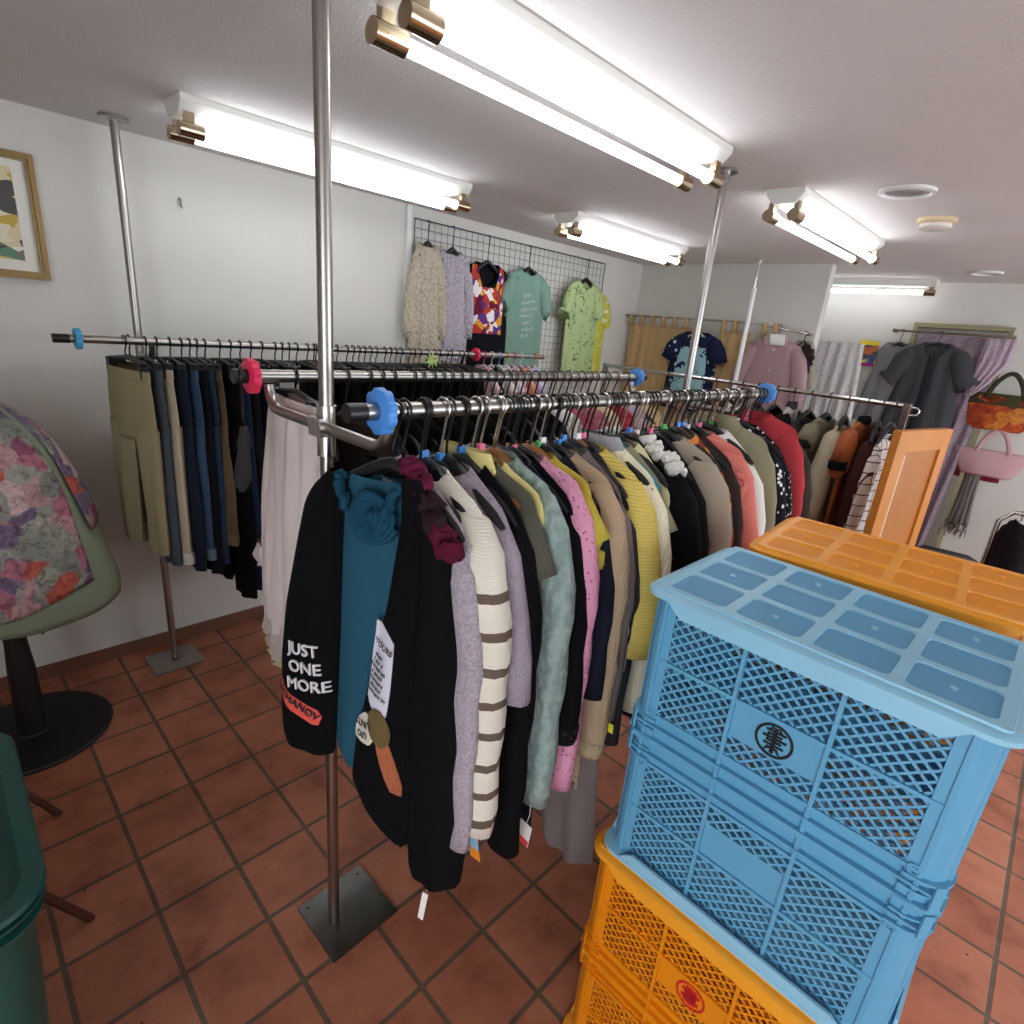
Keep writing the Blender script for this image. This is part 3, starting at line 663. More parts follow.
# low hanging trousers seen under the blouses
r = thing('trousers', 'taupe trousers hanging low under the tan cardigan', 'trousers', (1.1, Y1-.02, .3), A1); ro = (0, 0, .3)
m = MB()
m.slab([(1.18, -.16, .18, .025), (1.0, -.18, .2, .03), (.75, -.19, .21, .03), (.7, -.19, -.0, .03), (.33, -.16, -.02, .03)], fold=(.006, 2, 0), cap=True)
m.slab([(.78, .0, .215, .03), (.6, .02, .24, .032), (.4, .06, .26, .03), (.32, .08, .265, .026), (.3, .1, .24, .02)], fold=(.008, 2, 1), cap=True); m.build('legs', taupe, r, off=ro)
m = MB(); m.slab([(1.22, -.16, .18, .024), (1.17, -.165, .185, .026)], n=24, nv=4); m.build('waistband', taupe, r, off=ro)
bx = [.668, .718, .766, .81, .875, .93, .985, 1.02, 1.06, 1.095, 1.132, 1.168, 1.21, 1.262, 1.28, 1.32, 1.365, 1.41, 1.43, 1.45, 1.5, 1.525, 1.58, 1.61, 1.635, 1.69, 1.71, 1.76, 1.81, 1.84, 1.9, 1.93, 2.0, 2.07, 2.09, 2.15, 2.18, 2.23, 2.3]
random.seed(5)
for i, x in enumerate(bx):
    mk = (None, BL, None, WH, None, PK, None, GN)[i % 8]
    if i % 7 == 4:
        r1h(x, 'wooden hanger with steel hook among black ones on the front rail', 'wood', group='wooden hangers among the black ones on the front rail', marker=mk, w=.15, drop=.1)
    else:
        r1h(x, 'black plastic hanger crowded among others on the front rail', 'black', group=GR1, marker=mk, hook=chrome if i % 3 == 1 else None, w=.13, drop=.11)
# -- middle rail
sk = thing('skirt', 'pale pink gathered skirt with yellowish lace hem', 'skirt', (.66, Y2, .74), A1-.1); so_ = (0, 0, .74)
skm = fab('pale_pink_cotton', (228, 212, 206), 'plain', (206, 186, 180))
m = MB(); m.slab([(1.515, -.19, .2, .03), (1.48, -.2, .21, .04), (1.2, -.26, .24, .05), (1.0, -.29, .25, .055), (.84, -.3, .25, .055)], fold=(.014, 6, 0), n=64, nv=40); m.build('skirt_body', skm, sk, off=so_)
m = MB(); m.slab([(1.03, -.34, -.23, .03), (1.0, -.36, -.2, .04), (.965, -.35, -.22, .03)], fold=(.01, 3, 1), n=24, nv=6); m.build('gathered_tier', skm, sk, off=so_)
m = MB(); m.slab([(.87, -.28, .24, .05), (.8, -.3, .26, .056), (.75, -.3, .26, .056)], fold=(.016, 8, 0), n=64, nv=12, wav=.008); m.build('under_layer', fab('under_pink', (214, 196, 188)), sk, off=so_)
m = MB(); m.slab([(.775, -.302, .262, .058), (.735, -.306, .266, .06)], fold=(.016, 8, 0), n=64, nv=5, wav=.01); m.build('lace_hem', fab('yellow_lace', (206, 188, 140), 'lace', (160, 140, 90)), sk, off=so_)
m = MB(); m.slab([(1.53, -.18, .19, .03), (1.505, -.185, .195, .034)], fold=(.01, 12, 0), n=64, nv=4); m.build('waistband', skm, sk, off=so_)
hanger(.66, Y2, Z1, A1-.1, 'black clip hanger holding the pale pink skirt', 'clip', w=.17, drop=.04)
hb = hanger(.528, Y2, Z1, A1-.38, 'bulky black coat hanger hanging empty at the pink ring', 'fat', w=.2, drop=.12, mat=plain('velvet_black', (30, 30, 32), .8))
G2 = 'dark tops crowded on the middle rail behind the front rail'
protos = []
r2 = [(.8, brown), (.87, charcoal), (.95, black_c), (1.02, plum), (1.09, black_c), (1.16, navy), (1.24, charcoal), (1.31, black_c), (1.38, brown), (1.45, navy), (1.52, black_c)]
for i, (x, mt) in enumerate(r2):
    if i < 2:
        lb = ('dark brown knit top on the middle rail behind the front rail end cap', 'charcoal top on the middle rail between dark garments')[i]
        top('top', lb, 'top', (x, Y2), A1+random.uniform(-.1, .1), mt, hem=.75, sleeve=.9, zn=1.5 if i == 0 else 1.49, zs=1.44 if i == 0 else 1.43)
    elif i == 2:
        protos.append(top('top', 'dark top packed tightly on the middle rail', 'top', (x, Y2), A1, mt, hem=.75, sleeve=.9, zn=1.49, zs=1.43, group=G2)[0])
    else:
        c = copy_tree(protos[0]); c.location.x = x; c.rotation_euler.z = A1+random.uniform(-.1, .1)
    hanger(x, Y2, Z1, A1+random.uniform(-.1, .1), 'black hanger on the middle rail behind the front rail', 'black', group='black hangers on the middle rail', drop=.1)
for x, mt, nm, lb in ((1.6, white, 'blouse', 'white blouse on the middle rail beside pink ones'), (1.7, fab('hot_pink', (200, 70, 100)), 'blouse', 'hot pink blouse on the middle rail'), (1.79, fab('rose', (196, 110, 124)), 'blouse', 'dusty rose blouse on the middle rail'),
                      (1.88, fab('cream_yellow', (226, 206, 160)), 'blouse', 'cream yellow blouse on the middle rail'), (1.97, redc, 'blouse', 'red blouse on the middle rail near its blue ring'),
                      (2.06, fab('light_lilac', (206, 176, 196)), 'blouse', 'light lilac blouse on the middle rail near its blue ring'), (2.14, fab('peach', (226, 190, 140)), 'blouse', 'peach blouse last on the middle rail')):
    top(nm, lb, 'blouse', (x, Y2), A1+random.uniform(-.15, .15), mt, hem=.8, sleeve=1.0, zn=1.5, zs=1.45)
    hanger(x, Y2, Z1, A1+random.uniform(-.1, .1), 'black hanger holding the '+lb.split(' on ')[0], 'black', drop=.085)
for x in (.72, .91, 1.05, 1.125, 1.2, 1.275, 1.345, 1.415, 1.485, 1.56, 1.64, 1.66, 1.74, 1.83, 1.92, 2.0):
    hanger(x, Y2, Z1, A1+random.uniform(-.15, .15), 'black hanger on the middle rail behind the front rail', 'black', group='black hangers on the middle rail', drop=.1, w=.12)

# -- wall-side rail: trousers
def trousers(x, label, mat, zt=1.47, zb=.72, w=.17, flare=1., dx=0., yaw=0., cuffm=None, pocket=True, studs=None, jut=0.):
    rz = A1+yaw; r = thing('trousers', label, 'trousers', (x, Y3+dx, zb), rz); off = (0, 0, zb); t = .026
    zc = zt-.27; m = MB()
    m.slab([(zt-.03, -w, w, t), (zt-.1, -w-.012, w+.012, t*1.1), (zc+.06, -w-.02, w+.02, t*1.2), (zc-.01, -w-.012, w+.012, t)], fold=(.005, 2, x*9), cap=True, nv=14)
    lw = .155*flare
    for s in (-1, 1):
        a0, a1 = (.0, w+.02); b0 = w*.55+.03-lw/2+.01; 
        rows = [(zc+.05, s*.0, s*(w+.018)), (zc-.05, s*.012, s*(w+.014)), ((zc+zb)/2, s*(.03), s*(.03+lw)), (zb, s*(.035), s*(.035+lw*.92))]
        rows = [(z, min(a, b), max(a, b), t*1.15) for z, a, b in rows]
        m.slab(rows, fold=(.006, 2, x*7+s), n=24, nv=20)
    m.build('legs', mat, r, off=off)
    m = MB(); m.slab([(zt, -w, w, t*1.05), (zt-.035, -w-.004, w+.004, t*1.1)], n=28, nv=4); m.build('waistband', mat, r, off=off)
    if cuffm:
        for s in (-1, 1):
            m = MB(); a, b = s*.03, s*(.04+lw*.94); m.slab([(zb+.05, min(a, b), max(a, b), t*1.35), (zb-.003, min(a, b), max(a, b), t*1.35)], n=24, nv=4); m.build('turn_up', cuffm, r, off=off)
    if studs:
        m = MB()
        for k in range(5): m.cyl((w*.55+.02, -.03, zb+.1+k*.028), .006, .01, 10, 'Y')
        m.build('stud', studs, r, off=off)
    hanger(x, Y3+dx, Z3, rz, 'black clip hanger holding the '+label.split(' hang')[0].split(' with')[0].split(' next')[0].split(' beside')[0].split(' between')[0].split(' behind')[0], 'clip', rr=.0145, w=w*1.05, drop=.065)
    return r
dn = lambda k, c, c2: fab(k, c, 'denim', c2)
kh = fab('khaki_trouser', (164, 152, 112)); dkd = dn('indigo_denim', (36, 44, 62), (20, 24, 36)); mdd = dn('blue_denim', (66, 92, 124), (36, 52, 78)); grd = dn('grey_denim', (84, 94, 104), (54, 60, 68))
trousers(.6, 'olive brown trousers at the wall end behind the khaki pair', fab('olive_trouser', (96, 88, 66)), zb=.78, w=.15, dx=.05, yaw=.1)
trousers(.572, 'khaki trousers hanging first with their front in full view', kh, zb=.72, w=.175, yaw=.18, zt=1.462, dx=-.01)
trousers(.645, 'grey denim jeans next to the khaki trousers', grd, zb=.66)
trousers(.683, 'cream trousers with turned up white hems', fab('cream_trouser', (206, 188, 156)), zb=.66, cuffm=white)
trousers(.73, 'dark indigo jeans between cream and light blue pairs', dkd, zb=.62, flare=1.15)
trousers(.772, 'light blue washed jeans with pale hems', mdd, zb=.66, cuffm=dn('pale_denim', (120, 140, 160), (90, 110, 134)))
trousers(.803, 'black jeans beside the light blue washed pair', fab('black_denim', (24, 25, 30)), zb=.58)
trousers(.83, 'mid blue jeans with yellow seams', dn('mid_denim', (44, 62, 92), (26, 36, 56)), zb=.62)
trousers(.862, 'brown cropped trousers with studs and wide cuffs', fab('brown_canvas', (108, 86, 62)), zb=.72, cuffm=fab('brown_cuff', (118, 96, 72)), studs=chrome, flare=1.25)
trousers(.92, 'black wide trousers next to the brown cropped pair', black_c, zb=.44, flare=1.35)
trousers(.965, 'dark blue jeans hanging behind the empty coat hanger', dn('deep_denim', (32, 48, 76), (18, 26, 44)), zb=.46, flare=1.2)
trousers(1.005, 'black slim trousers behind the pink ring', fab('soft_black', (28, 28, 30)), zb=.55)
trousers(1.05, 'navy wide trousers beside the pale pink skirt', fab('deep_navy', (24, 26, 52)), zb=.4, flare=1.3)
trousers(1.1, 'charcoal trousers partly behind the pale pink skirt', charcoal, zb=.55)
random.seed(9)
x = 1.16
while x < 2.36:
    hanger(x, Y3, Z3, A1+random.uniform(-.2, .2), 'black clip hanger in the dense row on the wall-side rail', 'clip', rr=.0145, w=.18, drop=.07, group='black hangers in a dense row on the wall-side rail')
    x += .034
    if random.random() < .2: x += .02
GT = 'dark trousers hidden in the dense row on the wall-side rail'
base = trousers(1.36, 'dark trousers packed in the dense row on the wall-side rail', black_c, zb=.6); base['group'] = GT
for x in (1.5, 1.64, 1.78, 1.92, 2.06, 2.2, 2.32):
    c = copy_tree(base); c.location.x = x
# tinsel star and baby clothes
m = MB()
for k in range(9):
    a = 2*PI*k/9; m.tube([(0, 0, 0), (.045*math.cos(a), -.005, .045*math.sin(a))], [.006, .003], 6)
o = m.build('star_ornament', plain('lime_plastic', (196, 226, 130), .4)); o.location = (2.0, Y3-.08, Z3-.035); tag(o, 'lime green spiky star ornament clipped on the wall-side rail', 'ornament')
babies = [((228, 190, 196), 'pale pink'), ((24, 24, 28), 'tiny black'), ((236, 226, 220), 'off white'), ((206, 150, 160), 'rose pink'), ((214, 206, 214), 'pale grey'), ((230, 150, 120), 'salmon'), ((200, 190, 220), 'pale violet'), ((190, 204, 224), 'baby blue')]
for i, (c, nm) in enumerate(babies):
    x = 2.47+i*.066
    top('baby_top', nm+' baby top on the rail beyond the pink ring', 'baby top', (x, Y3), A1+random.uniform(-.35, .35), fab('baby_%d' % i, c), hem=1.15, hw=.14, sw=.13, nw=.05, zn=1.5, zs=1.46, sleeve=1.34, sr=.035)
    hanger(x, Y3, Z3, A1, 'white hanger holding the '+nm+' baby top', 'slim', rr=.0145, w=.13, drop=.055, mat=whitep, hook=plain('hook_%d' % (i % 4), ((225, 70, 110), (238, 238, 238), (120, 180, 220), (230, 140, 90))[i % 4], .4))

# ---------------------------------------------------------------- wire grid on the wall with shirts
gx0, gx1, gz0, gz1 = 2.17, 4.06, 1.2, 2.29
t = thing('wire_grid', 'wide grey wire grid panel fixed on the white wall', 'wire grid', (2.17, YW-.03, gz0)); off = (2.17, YW-.03, gz0)
m = MB(); yg = YW-.03
for i in range(39): x = gx0+(gx1-gx0)*i/38; m.tube([(x, yg, gz0), (x, yg, gz1)], .0016, 5)
for i in range(23): z = gz0+(gz1-gz0)*i/22; m.tube([(gx0, yg-.003, z), (gx1, yg-.003, z)], .0016, 5)
m.build('wire_mesh', gridm, t, off=off)
m = MB(); m.tube([(gx0, yg, gz0), (gx1, yg, gz0), (gx1, yg, gz1), (gx0, yg, gz1), (gx0, yg, gz0)], .0045, 8); m.build('border_wire', gridm, t, off=off)
m = MB(); m.box((gx0-.03, YW-.012, 1.78), (.03, .024, 1.15)); m.build('side_batten', whitep, t, smooth=False, off=off)
def wallshirt(x, name, label, cat, mat, zn, hem, kind='black', hk=True, hw_=.19, dy=.075, rz=0., hz=2.275, **kw):
    r, f = top(name, label, cat, (x, YW-dy), rz, mat, zn=zn, hem=hem, zs=kw.pop('zs', zn-.05), **kw)
    if hk: hanger(x, YW-dy, hz, rz, 'black hanger on the wire grid holding the '+label.split(' with')[0].split(' on')[0].split(' beside')[0], kind, rr=.004, w=hw_*.72, drop=hz-zn-.012)
    return r, f
fl_cream = fab('cream_crochet', (214, 202, 180), 'boucle', (178, 162, 136), s=.35, bump=.6); fl_lil = fab('lilac_lace', (194, 186, 196), 'boucle', (166, 157, 170), s=.35, bump=.6)
wallshirt(2.225, 'blouse', 'cream crochet blouse with long sleeves at the end of the wire grid', 'blouse', fl_cream, 2.16, 1.46, hw_=.085, sw=.095, hw=.11, nw=.05, sleeve=1.62, sr=.034, scoop=.02, rz=-.3, dy=.09, out=.015)
wallshirt(2.405, 'blouse', 'lilac lace blouse with long sleeves on the wire grid', 'blouse', fl_lil, 2.15, 1.46, hw_=.12, sw=.125, hw=.13, nw=.06, sleeve=1.64, sr=.036, rz=-.25, dy=.1, out=.015)
r, f = wallshirt(2.72, 'tank_top', 'black tank top with bright flower print panel on the wire grid', 'top', fab('grid_black', (20, 20, 26)), 2.12, 1.44, zs=2.08, sw=.19, nw=.1, hw=.24, sleeve=None, scoop=.14, dy=.08)
patch(f, [(2.1, -.135, -.1), (2.03, -.15, -.085), (1.97, -.15, -.06)], fab('flower_print', (0, 0, 0), 'print', cols=[(226, 150, 40), (92, 52, 130), (236, 226, 220), (190, 60, 40), (110, 30, 60), (240, 180, 60)], s=1.), 'print_strap', r, (0, 0, 1.44), eps=.004)
patch(f, [(1.97, -.15, .15), (1.9, -.15, .16), (1.7, -.15, .15), (1.68, -.15, .15)], MATS['flower_print'], 'print_panel', r, (0, 0, 1.44), eps=.004)
patch(f, [(2.1, .09, .13), (2.03, .08, .15), (1.97, .06, .15)], MATS['flower_print'], 'print_strap', r, (0, 0, 1.44), eps=.004)
tg = fab('dusty_green', (120, 156, 140))
r, f = wallshirt(3.12, 'shirt', 'dusty green T-shirt with pale script lines on the wire grid', 'T-shirt', tg, 2.13, 1.44, sw=.2, hw=.19, sleeve=1.87, sr=.062, sr1=.075, scoop=.04, out=.05)
scr = plain('script_pale', (206, 216, 204), .8)
for k, tx in enumerate(('le jour', 'douce vie', 'chaque jour', 'mon ami', 'la paix', 'toujours', 'le ciel')):
    lettering(f, tx, -.01+.012*(k % 3-1), 1.96-.045*k, .036, scr, r, (0, 0, 1.44), rot=.16, shear=.4, name='script_line')
gt = fab('leaf_green_print', (168, 190, 128), 'brush', (84, 104, 66), s=1.4)
wallshirt(3.75, 'blouse', 'light green blouse with dark leaf strokes on the wire grid', 'blouse', gt, 2.13, 1.42, sw=.2, hw=.2, sleeve=1.86, sr=.06, sr1=.07, scoop=.06, dy=.1)
wallshirt(3.93, 'blouse', 'yellow printed blouse behind the light green one', 'blouse', fab('yellow_print', (198, 192, 60), 'brush', (236, 224, 200), s=.7), 2.08, 1.42, hk=False, sw=.2, hw=.2, sleeve=1.8, sr=.055, dy=.055)

# ---------------------------------------------------------------- far wall curtain rod and clothes
cy0, cy1, cz = 1.5, 3.03, 1.925; XC = XF-.16
rod = thing('curtain_rod', 'thin chrome rod with tabbed curtain in front of the far wall', 'rod', (XC, 2.2, cz))
m = MB(); m.tube([(XC, cy1, cz), (XC, 1.87, cz+.005), (XC, 1.8, cz-.01), (XC, cy0-.02, cz-.045)], .008, 10); m.build('bar', chrome, rod, off=(XC, 2.2, cz))
m = MB(); m.box((XF-.08, cy1, cz), (.16, .02, .02)); m.box((XF-.08, cy0, cz-.05), (.16, .02, .02)); m.build('bracket', chrome, rod, smooth=False, off=(XC, 2.2, cz))
t = thing('tension_pole', 'white tension pole standing between floor and ceiling beside the curtain', 'pole', (4.36, 1.87, 0))
m = MB(); m.tube([(4.36, 1.87, 0), (4.36, 1.87, 2.16)], .017, 16); m.build('pole', whitep, t, off=(4.36, 1.87, 0), sharp=SH)
m = MB(); m.tube([(4.36, 1.87, 2.14), (4.36, 1.87, CEIL-.02)], .011, 16); m.cyl((4.36, 1.87, CEIL-.012), .035, .024, 20); m.build('upper_tube', chrome, t, off=(4.36, 1.87, 0), sharp=SH)
cm = fab('curtain_tan', (202, 166, 112))
def curtain(y0, y1, zb, label, tabs, gather=0.):
    t = thing('curtain', label, 'curtain', (XC, (y0+y1)/2, zb), A1); w = (y1-y0)/2; off = (0, 0, zb)
    m = MB(); m.slab([(cz-.07, -w, w, .008), (1.4, -w-gather*.4, w+gather*.4, .008), (zb, -w-gather, w+gather, .008)], y0=.035, fold=(.016, 9*w/.4, 0), n=110, nv=10); m.build('drape', cm, t, off=off)
    for i in range(tabs):
        x = -w+.03+(2*w-.06)*i/max(1, tabs-1); m = MB()
        m.tube([(x, .012, cz-.08), (x, .013, cz+.005), (x, 0, cz+.014), (x, -.013, cz+.005), (x, -.012, cz-.08)], .018, 8, flat=.15, ref=(0, 1, 0)); 
        m.build('tab_loop', cm, t, off=off)
curtain(2.3, 3.0, .4, 'wide tan tab-top curtain panel beside the wire grid wall', 7)
curtain(1.9, 2.14, .4, 'narrow tan tab-top curtain panel beside the navy shirt', 3)
curtain(1.68, 1.82, .5, 'gathered tan curtain bunch flaring out under the tension pole', 2, .13)
XG = XC-.004
r, f = top('shirt', 'navy shirt with white flowers and light blue leaf front by the curtain', 'shirt', (XG, 2.32), A1, fab('navy_flower', (30, 38, 70), 'dots', (190, 200, 220), s=.42), zn=1.83, zs=1.78, sw=.21, hw=.22, hem=1.2, sleeve=1.6, sr=.075, scoop=.06, nw=.1)
patch(f, [(1.71, -.11, .11), (1.6, -.13, .13), (1.4, -.15, .14), (1.22, -.16, .15)], fab('light_leaf', (150, 200, 210), 'brush', (30, 42, 80), s=.7), 'front_print', r, (0, 0, 1.2), eps=.004)
hanger(XG, 2.32, cz, A1, 'pale cream hanger holding the navy flower shirt', 'slim', rr=.008, w=.15, drop=.09, mat=plain('cream_plastic', (214, 206, 176), .5), hook=whitep)
r, f = top('shirt', 'dusty pink shirt under clear glossy wrap by the far wall', 'shirt', (XG-.015, 1.68), A1, fab('dusty_pink', (178, 140, 144), rough=.3), zn=1.83, zs=1.77, sw=.21, hw=.23, hem=1.1, sleeve=1.35, sr=.06, collar=('shirt', fab('dusty_pink_collar', (190, 152, 156), rough=.3)), button=whitep)
hanger(XC, 1.68, cz-.01, A1, 'black hanger with white card holding the wrapped pink shirt', 'slim', rr=.008, w=.17, drop=.09)
m = MB(); m.slab([(1.86, -.06, .05, .004), (1.78, -.05, .06, .004)], n=16, nv=4, cap=True); o = m.build('paper_card', whitep); o.location = (XG-.05, 1.66, 0); o.rotation_euler.z = A1; tag(o, 'white card on the collar of the wrapped pink shirt', 'card')
top('blouse', 'cream and olive blouse beside the wrapped pink shirt', 'blouse', (XG+.03, 1.49), A1+.2, fab('cream_olive', (168, 158, 132)), zn=1.83, zs=1.79, sw=.085, hw=.09, nw=.045, hem=1.2, sleeve=1.5, sr=.03, out=.01)
hanger(XC, 1.49, cz-.045, A1+.2, 'black hanger holding the cream and olive blouse', 'slim', rr=.008, w=.08, drop=.05)
o = ruffle(None, [(XG, 1.47, 1.79), (XG, 1.43, 1.74), (XG+.03, 1.44, 1.68), (XG+.02, 1.45, 1.6)], fab('dark_frill', (58, 44, 46)), (0, 0, 0), .03, 'frilled_scarf', 4, 8)
tag(o, 'dark frilled scarf hanging at the end of the far curtain rod', 'scarf')
# behind the partition end: pale lace cloth
m = MB(); m.slab([(1.85, -.2, .2, .01), (1.4, -.24, .24, .012), (.9, -.26, .26, .012)], fold=(.02, 6, 0), n=70, nv=14); o = m.build('lace_curtain', fab('pale_lace', (206, 204, 202), 'lace', (176, 174, 174), s=.5)); o.location = (4.98, 1.42, 0); o.rotation_euler.z = A1
tag(o, 'pale lace curtain hanging behind the end of the partition', 'curtain')

# ---------------------------------------------------------------- coats on the square-tube rack (run along y, we see their sleeve ends)
def r4(y, name, label, cat, mat, kind='black', **kw):
    rz = random.uniform(-.12, .12)
    top(name, label, cat, (X4, y), rz, mat, **kw)
    hanger(X4, y, Z4, rz, 'black hanger holding the '+label.split(' with')[0].split(' beside')[0].split(' on')[0].split(' behind')[0], kind, rr=.0135, w=.19)
r4(.665, 'shirt', 'white shirt with dark check lines at the end of the square-tube rack', 'shirt', plaidm, zn=1.36, zs=1.31, hem=.7, sleeve=.8, sr=.06, flat=.8)
r4(.73, 'coat', 'maroon coat beside the white checked shirt', 'coat', maroon, zn=1.4, zs=1.33, hem=.6, sleeve=.75, sr=.062, flat=.8)
r4(.8, 'jacket', 'rust orange jacket with dark cuffs on the square-tube rack', 'jacket', rustc, zn=1.42, zs=1.37, hem=.8, sleeve=1.17, sr=.07, cuff=black_c, flat=.8, collar=('roll', black_c))
r4(.9, 'jacket', 'stone beige jacket beside the rust orange one', 'jacket', stone, zn=1.4, zs=1.35, hem=.7, sleeve=.85, sr=.072, flat=.8)
r4(1.0, 'vest', 'khaki padded vest with dark armhole on the square-tube rack', 'vest', khaki, zn=1.41, zs=1.37, hem=.7, sleeve=1.25, sr=.07, flat=.8, cuff=fab('armhole_dark', (34, 34, 38)))
r4(1.1, 'coat', 'dark coat behind the khaki padded vest', 'coat', fab('dark_coat', (48, 46, 44)), zn=1.41, zs=1.35, hem=.6, sleeve=.75, sr=.068, flat=.8)
r4(1.2, 'jacket', 'pale grey hooded jacket with black shoulder on the square-tube rack', 'jacket', fab('pale_grey', (176, 170, 160)), zn=1.44, zs=1.4, hem=.7, sleeve=1.2, sr=.068, flat=.9, collar=('roll', charcoal), smat=black_c)
r4(1.3, 'coat', 'black coat behind the pale grey hooded jacket', 'coat', black_c, zn=1.4, zs=1.35, hem=.6, sleeve=.75, sr=.066, flat=.8)
r4(1.42, 'coat', 'dark green grey coat deep on the square-tube rack', 'coat', fab('green_grey', (84, 86, 78)), zn=1.42, zs=1.37, hem=.6, sleeve=.75, sr=.066, flat=.8)
for y in (1.52, 1.6, 1.7, 1.8, 1.92, 2.05):
    hanger(X4, y, Z4, random.uniform(-.2, .2), 'black hanger hanging empty on the square-tube rack', 'black', rr=.0135, w=.19, group='empty black hangers on the square-tube rack')

# ---------------------------------------------------------------- end wall: doorway cloths, dresses, bags, poster
rodx = XB-.1
t = thing('door_curtain_rod', 'thin brown rod across the doorway with clothes hooked on it', 'rod', (rodx, .75, 1.985))
m = MB(); m.tube([(rodx, .42, 1.985), (rodx, 1.2, 1.985)], .008, 10); m.build('bar', plain('rod_brown', (96, 84, 60), .4), t, off=(rodx, .75, 1.985))
m = MB(); m.box((rodx+.05, .43, 1.985), (.1, .02, .03)); m.box((rodx+.05, 1.19, 1.985), (.1, .02, .03)); m.build('bracket', olive, t, smooth=False, off=(rodx, .75, 1.985))
m = MB(); m.slab([(1.975, -.27, .29, .008), (1.3, -.24, .27, .01), (.2, -.2, .2, .012)], y0=.045, fold=(.022, 6, 0), n=90, nv=26); o = m.build('door_curtain', mauve); o.location = (rodx, .76, 0); o.rotation_euler.z = A1
tag(o, 'long mauve patterned cloth hanging from the doorway rod', 'curtain')
m = MB(); m.slab([(1.96, -.12, .12, .008), (1.75, -.05, .13, .01), (1.56, .05, .14, .01)] if False else [(1.97, -.08, .1, .008), (1.8, -.09, .1, .01), (1.62, -.1, .0, .01), (1.55, -.11, -.06, .008)], fold=(.012, 4, 1), n=50, nv=16); o = m.build('shawl', fab('lilac_shawl', (196, 176, 188), 'boucle', (160, 138, 154), s=.5)); o.location = (rodx-.03, .5, 0); o.rotation_euler.z = A1
tag(o, 'pale lilac shawl folded over the doorway rod', 'shawl')
r, f = top('jacket', 'dark grey short sleeved jacket hanging open in the doorway', 'jacket', (rodx-.03, .87), A1, fab('slate_cloth', (74, 74, 78)), zn=1.91, zs=1.85, sw=.21, hw=.27, hem=1.02, sleeve=1.6, sr=.075, sr1=.08, scoop=.12, out=.07, fold=(.014, 4, 1), nw=.08)
m = MB(); m.slab([(1.87, -.02, .03, .004), (1.6, -.012, .05, .006), (1.2, -.02, .02, .006)], y0=-.035, n=16, nv=12, fold=(.004, 2, 0)); m.build('lapel', fab('slate_dark', (48, 48, 54)), r, off=(0, 0, 1.08))
hanger(rodx, .87, 1.985, A1, 'black hanger holding the dark grey short sleeved jacket', 'black', rr=.008, w=.19, drop=.075)
top('vest', 'mid grey sleeveless vest beside the dark grey jacket', 'vest', (rodx-.02, 1.13), A1+.25, fab('mid_grey', (118, 116, 118)), zn=1.89, zs=1.84, sw=.13, hw=.18, hem=1.25, sleeve=None, nw=.07)
hanger(rodx, 1.13, 1.985, A1+.25, 'black hanger holding the mid grey sleeveless vest', 'black', rr=.008, w=.13, drop=.09)
# poster (plain colour blocks)
def blocks(key, cols, s, sz=1.):
    m_, nt, b = newmat(key); L = nt.links
    tc = nd(nt, 'ShaderNodeTexCoord'); mp = nd(nt, 'ShaderNodeMapping'); mp.inputs['Scale'].default_value = (1, 1, sz); L.new(tc.outputs['Object'], mp.inputs['Vector'])
    n = nd(nt, 'ShaderNodeTexNoise', Scale=s*.7, Detail=2.); L.new(mp.outputs['Vector'], n.inputs['Vector'])
    ad = nd(nt, 'ShaderNodeVectorMath', operation='MULTIPLY_ADD'); L.new(n.outputs['Color'], ad.inputs[0]); ad.inputs[1].default_value = (1.2/s,)*3; L.new(mp.outputs['Vector'], ad.inputs[2])
    v = nd(nt, 'ShaderNodeTexVoronoi', Scale=s); L.new(ad.outputs[0], v.inputs['Vector'])
    sc_ = nd(nt, 'ShaderNodeSeparateColor'); L.new(v.outputs['Color'], sc_.inputs[0]); r_ = ramp(nt, [(i/len(cols), c) for i, c in enumerate(cols)]); L.new(sc_.outputs[0], r_.inputs[0])
    L.new(r_.outputs[0], b.inputs['Base Color']); b.inputs['Roughness'].default_value = .5
    return m_
t = thing('poster', 'small colourful poster in yellow, blue and magenta taped on the end wall', 'poster', (XB-.008, 1.36, 1.68)); off = (XB-.008, 1.36, 1.68)
m = MB(); m.box((XB-.004, 1.36, 1.79), (.008, .14, .21)); m.build('printed_sheet', blocks('poster_print', [(236, 214, 60), (60, 90, 130), (200, 110, 60), (120, 150, 170), (90, 80, 100)], 22), t, smooth=False, off=off)
m = MB(); m.box((XB-.009, 1.36, 1.875), (.003, .14, .035)); m.build('yellow_band', plain('poster_yellow', (236, 218, 50), .6), t, smooth=False, off=off)
m = MB(); m.box((XB-.009, 1.36, 1.7), (.003, .14, .026)); m.build('magenta_band', plain('poster_magenta', (176, 30, 120), .6), t, smooth=False, off=off)
